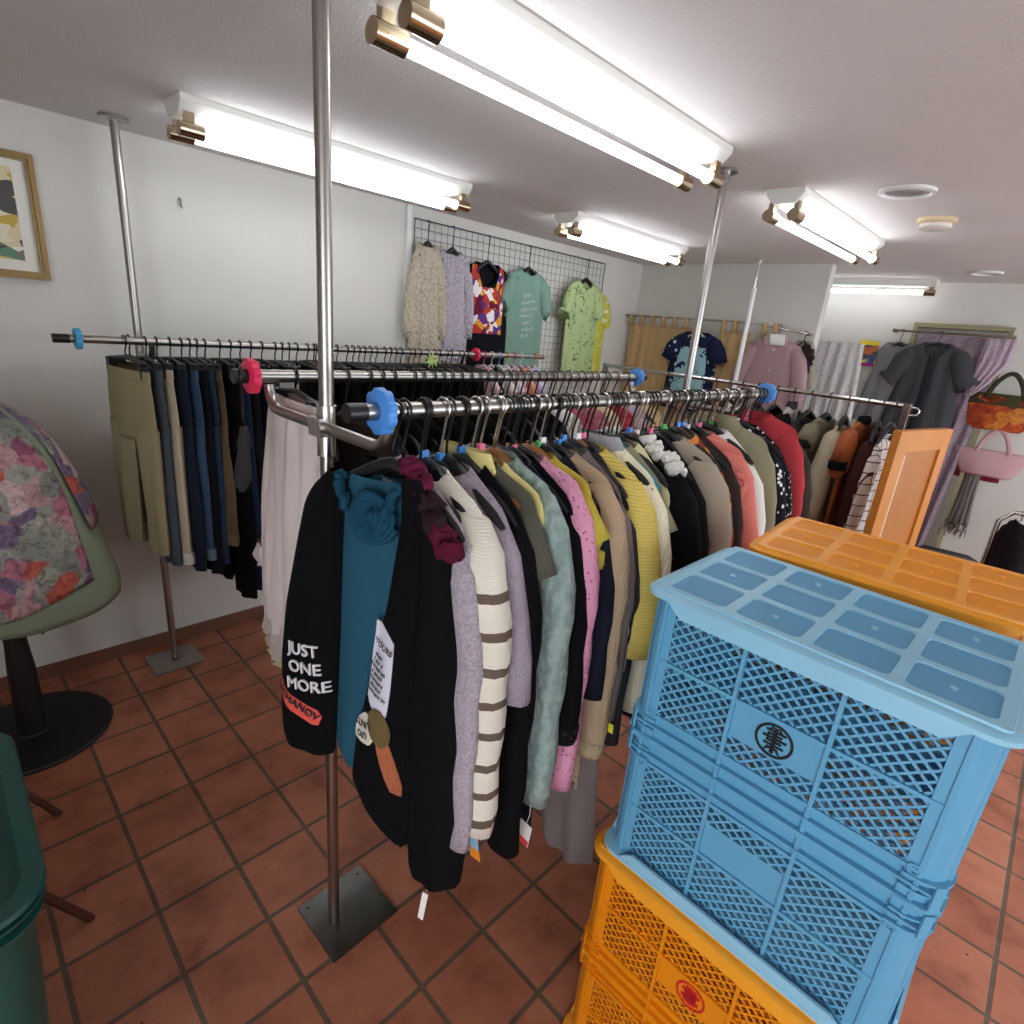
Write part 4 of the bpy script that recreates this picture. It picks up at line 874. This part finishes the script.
# bags
def bag(y, zt, w0, w1, h, label, mat, band=None, handle=None, hh=.2, x=XB-.06, hname='handle', hw=.11):
    t = thing('handbag', label, 'bag', (x, y, zt-h), A1); off = (0, 0, zt-h)
    m = MB(); m.slab([(zt, -w0, w0, .02), (zt-.02, -w0, w0, .03), (zt-h*.6, -(w0*.45+w1*.55), w0*.45+w1*.55, .045), (zt-h*.93, -w1, w1, .045), (zt-h, -w1*.85, w1*.85, .02)], fold=(.003, 2, 0), cap=True, nv=18); m.build('bag_body', mat, t, off=off)
    if band:
        m = MB(); m.slab([(zt+.01, -w0*1.01, w0*1.01, .022), (zt-.075, -w0*1.0, w0*1.0, .038)], n=32, nv=5); m.build('top_band', band, t, off=off)
    m = MB(); p = []
    for k in range(15):
        a = PI*k/14; p.append((-hw*math.cos(a)*(1-.35*math.sin(a)), -.02, zt-.03+hh*math.sin(a)**.8))
    m.tube(p, .016, 8, flat=.4, ref=(0, 1, 0)); m.build('handle', handle or mat, t, off=off)
    return t
bag(.385-.02, 1.575, .22, .17, .26, 'orange and rust flower patterned handbag hung above the pink one', fab('orange_flower', (0, 0, 0), 'floral', cols=[(196, 84, 44), (206, 92, 40), (190, 74, 44), (214, 130, 50), (120, 60, 30)], s=.8), fab('olive_band', (72, 66, 40)), fab('olive_handle', (66, 62, 48)), .19)
bag(.325, 1.165, .23, .16, .2, 'dusty pink cloth handbag hung below the orange one', fab('pink_canvas', (206, 158, 160)), None, None, .19, hw=.1)
m = MB(); m.slab([(1.08, -.17, .14, .02), (.99, -.165, .15, .03), (.925, -.15, .15, .02)], cap=True, nv=8, fold=(.003, 2, 0)); o = m.build('pouch', fab('wine_red', (128, 30, 44))); o.location = (XB-.03, .38, 0); o.rotation_euler.z = A1; tag(o, 'wine red flat pouch behind the pink handbag', 'pouch')
random.seed(12); m = MB()
m.slab([(.97, -.05, .045, .02), (.85, -.055, .05, .024), (.6, -.07, .07, .026), (.55, -.08, .075, .02)], fold=(.008, 4, 0), n=40, nv=14, cap=True)
for k in range(40):
    x0 = random.uniform(-.075, .07); m.tube([(x0, random.uniform(-.015, .015), .57), (x0+random.uniform(-.02, .02), random.uniform(-.02, .02), .52), (x0+random.uniform(-.03, .03), 0, random.uniform(.43, .5))], [.004, .003, .002], 5)
o = m.build('fringed_scarf', fab('grey_scarf', (112, 106, 102))); o.location = (XB-.05, .39, 0); o.rotation_euler.z = A1; tag(o, 'grey fringed scarf dangling under the red pouch', 'scarf')
m = MB(); m.cyl((XB-.012, .36, 1.77), .006, .04, 10, 'X'); m.cyl((XB-.012, .3, 1.36), .006, .04, 10, 'X')
# dark clothes on a low stand and a chair back by the end wall
t = thing('low_clothes_rack', 'low steel rack with dark clothes by the end wall', 'clothes rack', (4.6, -.1, 0)); off = (4.6, -.1, 0)
m = MB(); m.tube([(4.6, .12, 0), (4.6, .12, .86), (4.6, .06, .93), (4.6, -.5, .93), (4.6, -.56, .86), (4.6, -.56, 0)], .014, 12); m.build('frame', chrome, t, off=off)
for y, mt, lb in ((.02, fab('black_plum', (40, 32, 38)), 'black shirt first on the low steel rack'), (-.07, fab('ash_grey', (96, 92, 92)), 'ash grey shirt on the low steel rack'), (-.16, fab('rose_grey', (176, 148, 160)), 'rose grey shirt on the low steel rack')):
    top('shirt', lb, 'shirt', (4.6, y), .3, mt, zn=.88, zs=.83, hem=.3, sleeve=.4, sr=.05, sw=.2, flat=.8)
    hanger(4.6, y, .93, .3, 'white hanger holding the '+lb.split(' first')[0].split(' on')[0], 'slim', rr=.014, w=.19, drop=.045, mat=whitep)
t = thing('chair', 'black rounded chair back showing behind the orange crate', 'chair', (4.3, .3, 0)); off = (4.3, .3, 0)
m = MB(); m.slab([(.66, -.12, .12, .02), (.62, -.2, .2, .025), (.45, -.21, .21, .025), (.4, -.18, .18, .02)], cap=True, nv=14); o = m.build('backrest', blackp, t)
o.location = (0, 0, 0); o.rotation_euler.z = A1+.2
m = MB(); m.box((4.1, .3, .4), (.38, .4, .04)); m.build('seat', blackp, t, smooth=False, off=off)
for sx in (-.17, .17):
    for sy in (-.17, .17):
        m = MB(); m.cyl((4.1+sx, .3+sy, .195), .012, .39, 12); m.build('leg', chrome, t, off=off, sharp=SH)
# wooden panel
woodp = plain('honey_wood', (196, 124, 46), .45, bump=.1, bscale=30., var=.18)
PX, PY, PW, PH, PA = 3.22, .475, .34, 1.455, math.radians(-13)
t = thing('wooden_panel', 'honey coloured framed wooden panel standing at the end of the coats', 'wooden panel', (PX, PY, 0), PA)
m = MB(); m.box((PW-.03, 0, PH/2), (.075, .035, PH)); m.box((-PW+.2, 0, PH/2), (.1, .035, PH)); m.box((.09, 0, PH-.05), (2*PW-.27, .034, .1)); m.box((.09, 0, .06), (2*PW-.27, .034, .12)); m.build('frame', woodp, t, smooth=False)
m = MB(); m.box((.09, .002, PH/2), (2*PW-.26, .014, PH-.15)); m.build('infill', plain('amber_wood', (172, 106, 40), .5, var=.2), t, smooth=False)
m = MB(); m.box((-PW+.252, -.008, PH/2-.02), (.012, .02, PH-.2)); m.build('bead', plain('bead_pale', (206, 190, 168), .5), t, smooth=False)
t2 = t

# ---------------------------------------------------------------- price tags
def ptag(x, y, z, w, h, mat, label, rz=A1, tilt=0., extra=None):
    t = thing('price_tag', label, 'price tag', (x, y, z), rz); t.rotation_euler = (0, tilt, rz)
    m = MB(); m.box((0, 0, -h/2), (w, .0016, h)); m.build('card', mat, t, smooth=False)
    m = MB(); m.tube([(0, 0, 0), (.004, 0, .03), (0, 0, .06)], .0008, 5); m.build('string', whitep, t)
    if extra:
        m = MB(); m.box(extra[:3], extra[3:6]); m.build('sticker', extra[6], t, smooth=False)
redp = plain('tag_red', (206, 60, 60), .7); yel = plain('tag_yellow', (226, 222, 40), .7); orn = plain('tag_orange', (240, 140, 30), .7); blu = plain('tag_blue', (150, 190, 220), .7)
ptag(.6, .715, .535, .014, .085, tagm, 'narrow white tag dangling under the black jacket sleeve', -1.2, .12)
ptag(.83, .635, .64, .036, .065, tagm, 'white price tag with red print strip under the navy lace hem', A1, .1, (0, -.0005, -.055, .034, .002, .018, redp))
ptag(.675, .66, .7, .036, .05, blu, 'light blue and orange tag below the striped sweater', A1, -.2, (.006, -.0005, -.045, .03, .002, .024, orn))
ptag(1.1, .62, .8, .036, .026, yel, 'small yellow tag beside the blue crates', A1, -.05)
ptag(1.13, .625, 1.02, .02, .075, plain('tag_grey', (150, 148, 150), .7), 'grey tag on the dark clothes by the crate corner', A1)

# ---------------------------------------------------------------- crates
CL, CW, CH = .568, .384, .3275
def crate_meshes():
    """mesh data for one harvest crate standing on its base (z=0), rim up"""
    out = {}
    # base plate: 4 x 3 sunk cells, outer face at z=0 pointing down
    m = MB(); nx, ny = 4, 3; bx, by = CL-.055, CW-.05; N = 24
    def rr(cx, cy, hx, hy, r, z, k):
        a = 2*PI*(k+.5)/N; c, s = math.cos(a), math.sin(a)
        return Vector((cx+math.copysign(min(hx, (hx-r)+r*abs(c)) if abs(c) > 1e-9 else 0, c) if False else cx+math.copysign(hx-r, c)+r*c, cy+math.copysign(hy-r, s)+r*s, z))
    for i in range(nx):
        for j in range(ny):
            cx, cy = -bx/2+bx*(i+.5)/nx, -by/2+by*(j+.5)/ny; hx, hy = bx/nx/2, by/ny/2
            m.cur = 0
            A = [rr(cx, cy, hx, hy, .0002, 0, k) for k in range(N)]; B = [rr(cx, cy, hx-.0085, hy-.0075, .014, 0, k) for k in range(N)]; D = [rr(cx, cy, hx-.0095, hy-.0085, .0135, .0032, k) for k in range(N)]
            m.ring_loft([A, B, D], False, False); m.cur = 1; m.add(D, [tuple(range(N))]); m.cur = 0
            if (i+j) % 2 == 0: m.cyl((cx, cy, .002), .0055, .004, 14)
    N = 48
    def ol(hx, hy, r, z): return [rr_(hx, hy, r, z, k) for k in range(N)]
    def rr_(hx, hy, r, z, k):
        a = 2*PI*(k+.5)/N; c, s = math.cos(a), math.sin(a); return Vector((math.copysign(hx-r, c)+r*c, math.copysign(hy-r, s)+r*s, z))
    m.ring_loft([ol(bx/2-.0001, by/2-.0001, .0005, 0), ol(bx/2+.008, by/2+.008, .008, 0), ol(bx/2+.009, by/2+.009, .012, .004), ol(CL/2-.006, CW/2-.006, .038, .005), ol(CL/2, CW/2, .042, .009), ol(CL/2, CW/2, .042, .017), ol(CL/2-.02, CW/2-.02, .03, .019), ol(.01, .01, .005, .019)], False, False)
    # skirt lips with chamfered ends
    for s in (-1, 1):
        y = s*(CW/2-.001)
        for (ax, hl) in (('x', CL/2-.085), ('y', CW/2-.085)):
            e = (CW/2 if ax == 'x' else CL/2)-.001
            pts = [(-hl-.035, .012), (hl+.035, .012), (hl, .042), (-hl, .042)]
            f = (lambda a, d: (a, s*d)) if ax == 'x' else (lambda a, d: (s*d, a))
            m.ring_loft([[Vector((*f(a, d), z)) for a, z in pts] for d in (e, e-.006)])
    out['base_panel'] = m
    # side walls
    def wall(length, ncol, M3, plate):
        m = MB(); half = length/2-.05; z0, z1, zm = .03, CH-.058, (.03+CH-.058)/2
        def P(a, d, z): return M3 @ Vector((a, d, z))
        def bx_(a0, a1, d0, d1, za, zb):
            vs = [P(a, d, z) for a in (a0, a1) for d in (d0, d1) for z in (za, zb)]
            m.add(vs, [(0, 1, 3, 2), (4, 6, 7, 5), (0, 4, 5, 1), (2, 3, 7, 6), (0, 2, 6, 4), (1, 5, 7, 3)])
        cw = 2*half/ncol
        for c in range(ncol):
            for r_ in range(2):
                a0, a1 = -half+c*cw+.004, -half+(c+1)*cw-.004; za, zb = (z0, zm-.004) if r_ == 0 else (zm+.004, z1)
                if plate and c == ncol//2 and r_ == 1:
                    zp = za+(zb-za)*.62; bx_(a0, a1, -.003, 0, za, zp); za = zp
                sp = .0152; bw = .0021
                ca, sa = math.cos(math.radians(40)), math.sin(math.radians(40))
                for sg in (1, -1):
                    dx, dz = ca, sa*sg; nxx, nz = -dz, dx
                    cxm, czm = (a0+a1)/2, (za+zb)/2; R = math.hypot(a1-a0, zb-za)/2; k = -int(R/sp)-1
                    while k*sp <= R:
                        px, pz = cxm+nxx*k*sp, czm+nz*k*sp; t0, t1 = -9., 9.; ok = True
                        for o_, d_, lo, hi in ((px, dx, a0, a1), (pz, dz, za, zb)):
                            q0, q1 = sorted(((lo-o_)/d_, (hi-o_)/d_)); t0, t1 = max(t0, q0), min(t1, q1)
                        if t1-t0 > .003:
                            d0, d1 = (-.0030, 0) if sg > 0 else (-.0032, -.0002)
                            vs = [P(px+dx*t+nxx*w, d, pz+dz*t+nz*w) for t in (t0, t1) for d in (d0, d1) for w in (-bw, bw)]
                            m.add(vs, [(0, 1, 3, 2), (4, 6, 7, 5), (0, 4, 5, 1), (2, 3, 7, 6), (0, 2, 6, 4), (1, 5, 7, 3)])
                        k += 1
        for c in range(ncol+1):
            a = -half+c*cw; bx_(a-.0035, a+.0035, -.004, .0055, .019, CH-.003)
        bx_(-half, half, -.004, .0045, zm-.0035, zm+.0035); bx_(-half, half, -.004, .004, z1-.003, z1+.004); bx_(-half, half, -.004, 0, .019, z0)
        bx_(-half, half, -.006, -.002, z1, CH-.002)       # rim band
        bx_(-half-.02, half+.02, -.004, .0085, z1+.022, z1+.026); bx_(-half-.02, half+.02, -.006, .0095, CH-.006, CH)
        return m
    for nm, length, nc, rz, d in (('f', CL, 3, 0, CW/2-.02), ('b', CL, 3, PI, CW/2-.02), ('l', CW, 2, PI/2, CL/2-.02), ('r', CW, 2, -PI/2, CL/2-.02)):
        R = Matrix.Rotation(rz, 3, 'Z'); Fl = Matrix(((1, 0, 0), (0, -1, 0), (0, 0, 1)))
        class T:   # local (along, outward, z) -> crate frame
            def __init__(s, R, d): s.R = R; s.d = d
            def __matmul__(s, v): return s.R @ Vector((v[0], -(v[1]+s.d), v[2]))
        out['side_'+nm] = wall(length, nc, T(R, d), nm in 'fb')
    # corner posts: rounded shells with flanges, ring holes near the rim
    posts = []
    for sx in (-1, 1):
        for sy in (-1, 1):
            m = MB(); hx, hy, r = CL/2-.018, CW/2-.018, .036
            def prof(o, z, i_=0):
                p = []
                p.append((hx-.052, hy+o))
                for k in range(9):
                    a = PI/2-PI/2*k/8; p.append((hx-r+(r+o)*math.cos(a), hy-r+(r+o)*math.sin(a)))
                p.append((hx+o, hy-.052))
                q = [(hx+o-.004-i_, hy-.052)]+[(hx-r+(r+o-.004-i_)*math.cos(PI/2*k/8), hy-r+(r+o-.004-i_)*math.sin(PI/2*k/8)) for k in range(9)]+[(hx-.052, hy+o-.004-i_)]
                return [Vector((sx*a, sy*b, z)) for a, b in p+q]
            m.ring_loft([prof(0, .018), prof(0, CH-.002)])
            for z, e in ((CH-.05, .0085), (CH-.026, .007), (CH-.004, .0095)): m.ring_loft([prof(e, z, e), prof(e, z+.004, e)])
            for (a, b) in ((hx-.04, hy+.002), (hx+.002, hy-.04)):
                ax = 'Y' if b > hy else 'X'; c_ = (sx*a, sy*b, CH-.058); pts = [Vector(c_)+(Vector((.0085*math.cos(2*PI*k/16), 0, .0085*math.sin(2*PI*k/16))) if ax == 'Y' else Vector((0, .0085*math.cos(2*PI*k/16), .0085*math.sin(2*PI*k/16)))) for k in range(17)]
                m.tube(pts, .0026, 6)
            m.box((sx*(hx-.004), sy*(hy-.004), CH-.028), (.004, .016, .045), sx*sy*PI/4)
            posts.append(m)
    out['posts'] = posts
    return out
cmesh = crate_meshes()
def ribbed(key, rgb):
    m_, nt, b = newmat(key); b.inputs['Base Color'].default_value = lin(rgb); b.inputs['Roughness'].default_value = .45; L = nt.links
    tc = nd(nt, 'ShaderNodeTexCoord'); w = nd(nt, 'ShaderNodeTexWave', Scale=62.); w.bands_direction = 'Y'; L.new(tc.outputs['Object'], w.inputs['Vector'])
    bp = nd(nt, 'ShaderNodeBump', Strength=.55, Distance=.0025); L.new(w.outputs['Fac'], bp.inputs['Height']); L.new(bp.outputs['Normal'], b.inputs['Normal'])
    return m_
def make_crate(mat, matr, pale_mat, label, group):
    t = thing('plastic_crate', label, 'crate', (0, 0, 0), 0, group)
    cmesh['base_panel'].build('base_panel', [pale_mat, matr], t, sharp=SH)
    for k in 'fblr': cmesh['side_'+k].build('side_wall', mat, t, smooth=False)
    for p in cmesh['posts']: p.build('corner_post', mat, t, sharp=SH)
    return t
bluep = plain('crate_blue', (94, 158, 192), .42, var=.05); orangepl = plain('crate_orange', (226, 136, 8), .42, var=.06)
inkb = plain('emblem_black', (14, 14, 18), .5); inkr = plain('emblem_red', (200, 30, 30), .5)
CA = math.radians(89.6); CX, CY = 1.088, .197
def place(o, x, y, z, flip, rz=CA):
    o.location = (x, y, z+(CH if flip else 0)); o.rotation_euler = (PI if flip else 0, 0, rz)
def emblem(parent, mat, strokes, zc, flip):
    """ring with strokes on the label plate, drawn in the plate plane"""
    m = MB(); y = (CW/2-.02); s = -1 if flip else 1      # the plate side that faces the aisle
    R = .032; N = 40
    def P(a, z, d): return Vector((a, s*(y+.0009+d), zc+(-z if flip else z)))
    def quad(pts): m.add([P(a, z, .0008) for a, z in pts]+[P(a, z, -.0006) for a, z in pts], [(0, 1, 2, 3), (7, 6, 5, 4), (0, 4, 5, 1), (1, 5, 6, 2), (2, 6, 7, 3), (3, 7, 4, 0)])
    for k in range(N):
        a, b = 2*PI*k/N, 2*PI*(k+1)/N
        quad([(q*math.cos(w), q*math.sin(w)) for q, w in ((R, a), (R, b), (R*.86, b), (R*.86, a))])
    sd = 1
    for x0, z0, x1, z1, w in strokes:
        dx, dz = x1-x0, z1-z0; l = math.hypot(dx, dz); nx, nz = -dz/l*w/2, dx/l*w/2
        quad([(sd*(x0+nx)*R, (z0+nz)*R), (sd*(x1+nx)*R, (z1+nz)*R), (sd*(x1-nx)*R, (z1-nz)*R), (sd*(x0-nx)*R, (z0-nz)*R)])
    m.build('emblem', mat, parent, smooth=False)
glyph = [(0, .78, 0, -.78, .22), (-.55, .55, .5, .55, .13), (-.38, .34, .4, .34, .13), (-.62, .14, .62, .14, .14), (-.4, -.06, .4, -.06, .13), (-.55, -.28, .5, -.28, .13), (-.3, -.48, .32, -.48, .12), (-.3, .6, -.14, .8, .1), (.3, .6, .14, .8, .1), (.34, .34, .34, -.1, .1), (-.2, -.5, -.4, -.7, .1), (.2, -.5, .4, -.7, .1)]
glyph2 = [(-.25, .65, -.25, -.65, .3), (.25, .65, .25, -.65, .3), (-.6, .3, .6, .3, .26), (-.6, -.28, .6, -.28, .26), (0, .7, 0, -.7, .2), (-.4, 0, .4, 0, .24)]
bl = ribbed('crate_blue_ribbed', (90, 158, 198)); orr = ribbed('crate_orange_ribbed', (236, 146, 8))
Z4s = [CH*k for k in range(4)]
GB = 'plastic crates stacked beside the front rail'
bluew = plain('crate_blue_pale', (140, 192, 216), .42, var=.1); orangew = plain('crate_orange_pale', (238, 158, 36), .42, var=.08)  # paler tone for the base panel with its ribs and lip
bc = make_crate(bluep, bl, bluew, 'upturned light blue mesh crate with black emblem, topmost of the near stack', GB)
oc = make_crate(orangepl, orr, orangew, 'orange mesh crate with red round emblem directly under the blue crates', GB)
bc2 = copy_tree(bc); bc2['label'] = 'light blue mesh crate with blank label plate, second from top of its stack'
oc2 = copy_tree(oc); oc2['label'] = 'orange mesh crate on the floor at the bottom of the blue and orange stack'
cp = [copy_tree(oc) for _ in range(4)]
for k, lb in enumerate(('upturned orange crate topmost of the all orange stack', 'orange crate second from top in the all orange stack', 'orange crate third from top in the all orange stack', 'orange crate lowest on the floor in the all orange stack')): cp[k]['label'] = lb
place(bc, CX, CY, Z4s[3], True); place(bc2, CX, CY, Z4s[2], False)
place(oc, CX-.008, CY+.018, Z4s[1], True); place(oc2, CX-.008, CY+.018, 0, False)
zpl = (.03+CH-.058)/2+.004+((CH-.058)-((.03+CH-.058)/2+.004))*.31
emblem(bc, inkb, glyph, zpl, True); emblem(oc, inkr, glyph2, zpl, True)
OX, OY = 1.518, .186
OA = math.radians(94)
place(cp[0], OX, OY, Z4s[3], True, OA); place(cp[1], OX, OY, Z4s[2], False, OA); place(cp[2], OX, OY, Z4s[1], True, OA); place(cp[3], OX, OY, 0, False, OA)

# ---------------------------------------------------------------- covered stand by the wall
SX, SY = .09, 2.63
t = thing('pedestal_stand', 'black pedestal with wide round base under the floral cape', 'stand', (SX, SY, 0))
bk = plain('matt_black', (16, 16, 17), .55)
m = MB(); m.lathe([(.262, 0), (.265, .008), (.258, .016), (.06, .022), (.055, .03)], n=56); m.build('round_base', bk, t, sharp=SH)
m = MB(); m.lathe([(.048, .028), (.044, .3), (.036, .42), (.033, .6)], n=24); m.build('column', bk, t, sharp=SH)
m = MB(); m.lathe([(.036, .6), (.036, .7), (.09, .72), (.09, 1.26)], n=24); m.build('torso_form', bk, t, sharp=SH)
m = MB(); m.tube([(.03, -.02, .5), (.07, -.03, .47), (.085, -.03, .45)], .008, 8); m.build('clamp_lever', bk, t)
t = thing('cape', 'quilted floral cape with green lining draped over the black pedestal', 'cape', (SX, SY, .5)); off = (0, 0, .5)
def bell(prof, a0, a1, n, hemfn, amp=.012, seed=0., N=30, sq=.82):
    m = MB(); rings = []
    vs = []; fs = []
    for i in range(N):
        for j in range(n+1):
            a = a0+(a1-a0)*j/n; f = i/(N-1); zt_ = prof[0][0]; zb_ = hemfn(a); z = zt_+(zb_-zt_)*f
            k = 0
            while k < len(prof)-2 and z < prof[k+1][0]: k += 1
            (za, ra), (zb2, rb) = prof[k], prof[k+1]; r = ra+(rb-ra)*max(0, min(1, (za-z)/(za-zb2)))
            r *= 1+amp*(f**1.5)*8*math.sin(a*5+seed+f*2)*.35+.012*math.sin(a*9+z*14+seed)
            vs.append(Vector((r*math.cos(a), r*sq*math.sin(a), z)))
    for i in range(N-1):
        for j in range(n): q = i*(n+1)+j; fs.append((q, q+1, q+n+2, q+n+1))
    nv = len(vs)      # inner skin for thickness
    vi = [Vector((p.x*.985, p.y*.985, p.z)) for p in vs]
    fi = [tuple(nv+k for k in reversed(f)) for f in fs]
    hem = [((N-1)*(n+1)+j, (N-1)*(n+1)+j+1, nv+(N-1)*(n+1)+j+1, nv+(N-1)*(n+1)+j) for j in range(n)]
    sd = [(i*(n+1)+e, nv+i*(n+1)+e, nv+(i+1)*(n+1)+e, (i+1)*(n+1)+e) for i in range(N-1) for e in (0, n)]
    m.add(vs+vi, fs+fi+hem+sd)
    return m
prf = [(1.36, .06), (1.34, .1), (1.28, .16), (1.2, .218), (1.13, .252), (1.0, .292), (.8, .338), (.64, .362), (.5, .35), (.4, .34)]
florm = fab('floral_quilt', (0, 0, 0), 'floral', cols=[(206, 164, 166), (160, 92, 122), (226, 200, 198), (150, 158, 150), (214, 108, 92), (134, 116, 150), (172, 178, 164), (200, 126, 146)], s=1., rough=.7, bump=.5)
grm = fab('green_lining', (142, 160, 132), rough=.7)
bell([(z, r*.965) for z, r in prf], 0, 2*PI, 90, lambda a: .585+.02*math.sin(a*2), .01, 1.).build('lining', grm, t, off=off)
bell(prf, math.radians(-200), math.radians(-44), 70, lambda a: .67-.03*math.sin(a*3+1), .012, 0.).build('outer_panel', florm, t, off=off)
bell([(z, r*1.0) for z, r in prf], math.radians(-34), math.radians(150), 70, lambda a: .93+.05*math.sin(a*2), .012, 2.).build('outer_panel', florm, t, off=off)

# ---------------------------------------------------------------- folding stool and green bin
woodd = plain('stool_wood', (84, 44, 34), .5, var=.2)
t = thing('folding_stool', 'dark red wooden folding stool standing beside the green bin', 'stool', (-.1, 1.85, 0)); off = (-.1, 1.85, 0)
for y in (1.61, 2.1):
    m = MB(); m.tube([(.09, y, 0), (-.14, y, .44)], .012, 8); m.build('leg', woodd, t, off=off, sharp=SH)
    m = MB(); m.tube([(-.46, y+.025, 0), (-.06, y+.025, .33)], .012, 8); m.build('leg', woodd, t, off=off, sharp=SH)
for x, z in ((-.075, .335), (-.15, .45)):
    m = MB(); m.tube([(x, 1.55, z), (x, 2.16, z)], .013, 8); m.build('seat_rail', woodd, t, off=off, sharp=SH)
m = MB(); m.box((-.3, 1.855, .4), (.34, .56, .012)); m.build('seat', fab('stool_cloth', (92, 70, 66)), t, smooth=False, off=off)
o = ruffle(None, [(-.075, 1.66, .35), (-.07, 1.74, .345), (-.07, 1.82, .35), (-.075, 1.9, .35)], fab('pink_trim', (178, 140, 146)), (0, 0, 0), .012, 'lace_trim', 3, 4); tag(o, 'small pink lace trim lying on the stool edge by the green bin', 'lace')
BX, BY, BZ = -.255, 1.165, .85
binm = plain('green_plastic', (22, 70, 64), .35)
t = thing('storage_bin', 'dark green rounded plastic bin', 'bin', (BX, BY, 0)); N = 48
def rrect(hx, hy, r, z):
    return [Vector((math.copysign(hx-r, math.cos(a))+r*math.cos(a), math.copysign(hy-r, math.sin(a))+r*math.sin(a), z)) for a in [2*PI*(k+.5)/N for k in range(N)]]
m = MB(); m.ring_loft([rrect(.2, .2, .06, 0), rrect(.235, .235, .065, .6), rrect(.245, .245, .065, BZ-.05), rrect(.25, .25, .065, BZ-.012), rrect(.236, .236, .06, BZ-.012), rrect(.19, .19, .06, .02)], True, True); m.build('tub', binm, t, sharp=SH)
m = MB()
for z, e in ((BZ-.055, .012), (BZ-.03, .014)): m.ring_loft([rrect(.246+e, .246+e, .07, z), rrect(.248+e, .248+e, .07, z+.008), rrect(.24, .24, .065, z+.01)], True, False)
m.ring_loft([rrect(.262, .262, .075, BZ-.015), rrect(.268, .268, .078, BZ-.006), rrect(.264, .264, .076, BZ), rrect(.238, .238, .06, BZ-.002), rrect(.234, .234, .06, BZ-.03)], False, False); m.build('rim', binm, t, sharp=SH)

# ---------------------------------------------------------------- picture on the wall
fx0, fx1, fz0, fz1 = -.28, .43, 1.755, 2.195; fy = YW-.028
t = thing('framed_picture', 'gold framed picture with pale mat hanging on the white wall', 'picture', ((fx0+fx1)/2, YW-.02, fz0)); off = ((fx0+fx1)/2, YW-.02, fz0)
gold = plain('old_gold', (140, 116, 74), .38, .55)
def frame_ring(m, x0, x1, z0, z1, w, y0, y1):
    m.box(((x0+x1)/2, (y0+y1)/2, z0+w/2), (x1-x0, y1-y0, w)); m.box(((x0+x1)/2, (y0+y1)/2, z1-w/2), (x1-x0, y1-y0, w))
    m.box((x0+w/2, (y0+y1)/2, (z0+z1)/2), (w, y1-y0, z1-z0-2*w)); m.box((x1-w/2, (y0+y1)/2, (z0+z1)/2), (w, y1-y0, z1-z0-2*w))
m = MB(); frame_ring(m, fx0, fx1, fz0, fz1, .028, YW-.03, YW); frame_ring(m, fx0+.008, fx1-.008, fz0+.008, fz1-.008, .01, YW-.036, YW-.028); m.build('frame', gold, t, smooth=False, off=off)
m = MB(); m.box(((fx0+fx1)/2, YW-.01, (fz0+fz1)/2), (fx1-fx0-.05, .012, fz1-fz0-.05)); m.build('mat_board', plain('mat_board', (228, 226, 216), .8), t, smooth=False, off=off)
m = MB(); m.box(((fx0+fx1)/2, YW-.0175, (fz0+fz1)/2+.005), (fx1-fx0-.14, .004, fz1-fz0-.12)); m.build('artwork', blocks('abstract_art', [(206, 186, 120), (222, 214, 190), (86, 130, 100), (190, 160, 60), (120, 110, 90), (214, 200, 160), (70, 66, 64), (226, 220, 206)], 16, 1.8), t, smooth=False, off=off)
m = MB(); m.tube([(0, 0, .0), (0, -.012, -.004), (0, -.012, -.03), (.006, -.016, -.036)], .004, 8); o = m.build('wall_hook', plain('hook_grey', (150, 148, 146), .4, .6)); o.location = (.93, YW-.001, 2.15); tag(o, 'small bare hook on the white wall below the ceiling', 'hook')

# ---------------------------------------------------------------- light, world, camera
w = bpy.data.worlds.new('world'); bpy.context.scene.world = w; w.use_nodes = True
bg = w.node_tree.nodes['Background']; bg.inputs[0].default_value = (.85, .92, 1., 1); bg.inputs[1].default_value = 4.2
cam = bpy.data.cameras.new('camera'); co = bpy.data.objects.new('camera', cam); C.objects.link(co)
f = 565.03; cam.sensor_fit = 'HORIZONTAL'; cam.sensor_width = 36.; cam.lens = f/1024*36; cam.clip_start = .02
R = ((.70038613, -.70832819, .08792293), (-.16444464, -.28000177, -.94581022), (.69456262, .6479739, -.31259013))
M = Matrix(((R[0][0], -R[1][0], -R[2][0]), (R[0][1], -R[1][1], -R[2][1]), (R[0][2], -R[1][2], -R[2][2]))).to_4x4()
M.translation = (0, 0, 1.75); co.matrix_world = M
S = bpy.context.scene; S.camera = co
S.view_settings.view_transform = 'Standard'; S.view_settings.look = 'None'; S.view_settings.exposure = .4; S.view_settings.gamma = 1.; S.view_settings.use_curve_mapping = False
S.cycles.max_bounces = 8; S.cycles.diffuse_bounces = 5; S.cycles.use_denoising = True
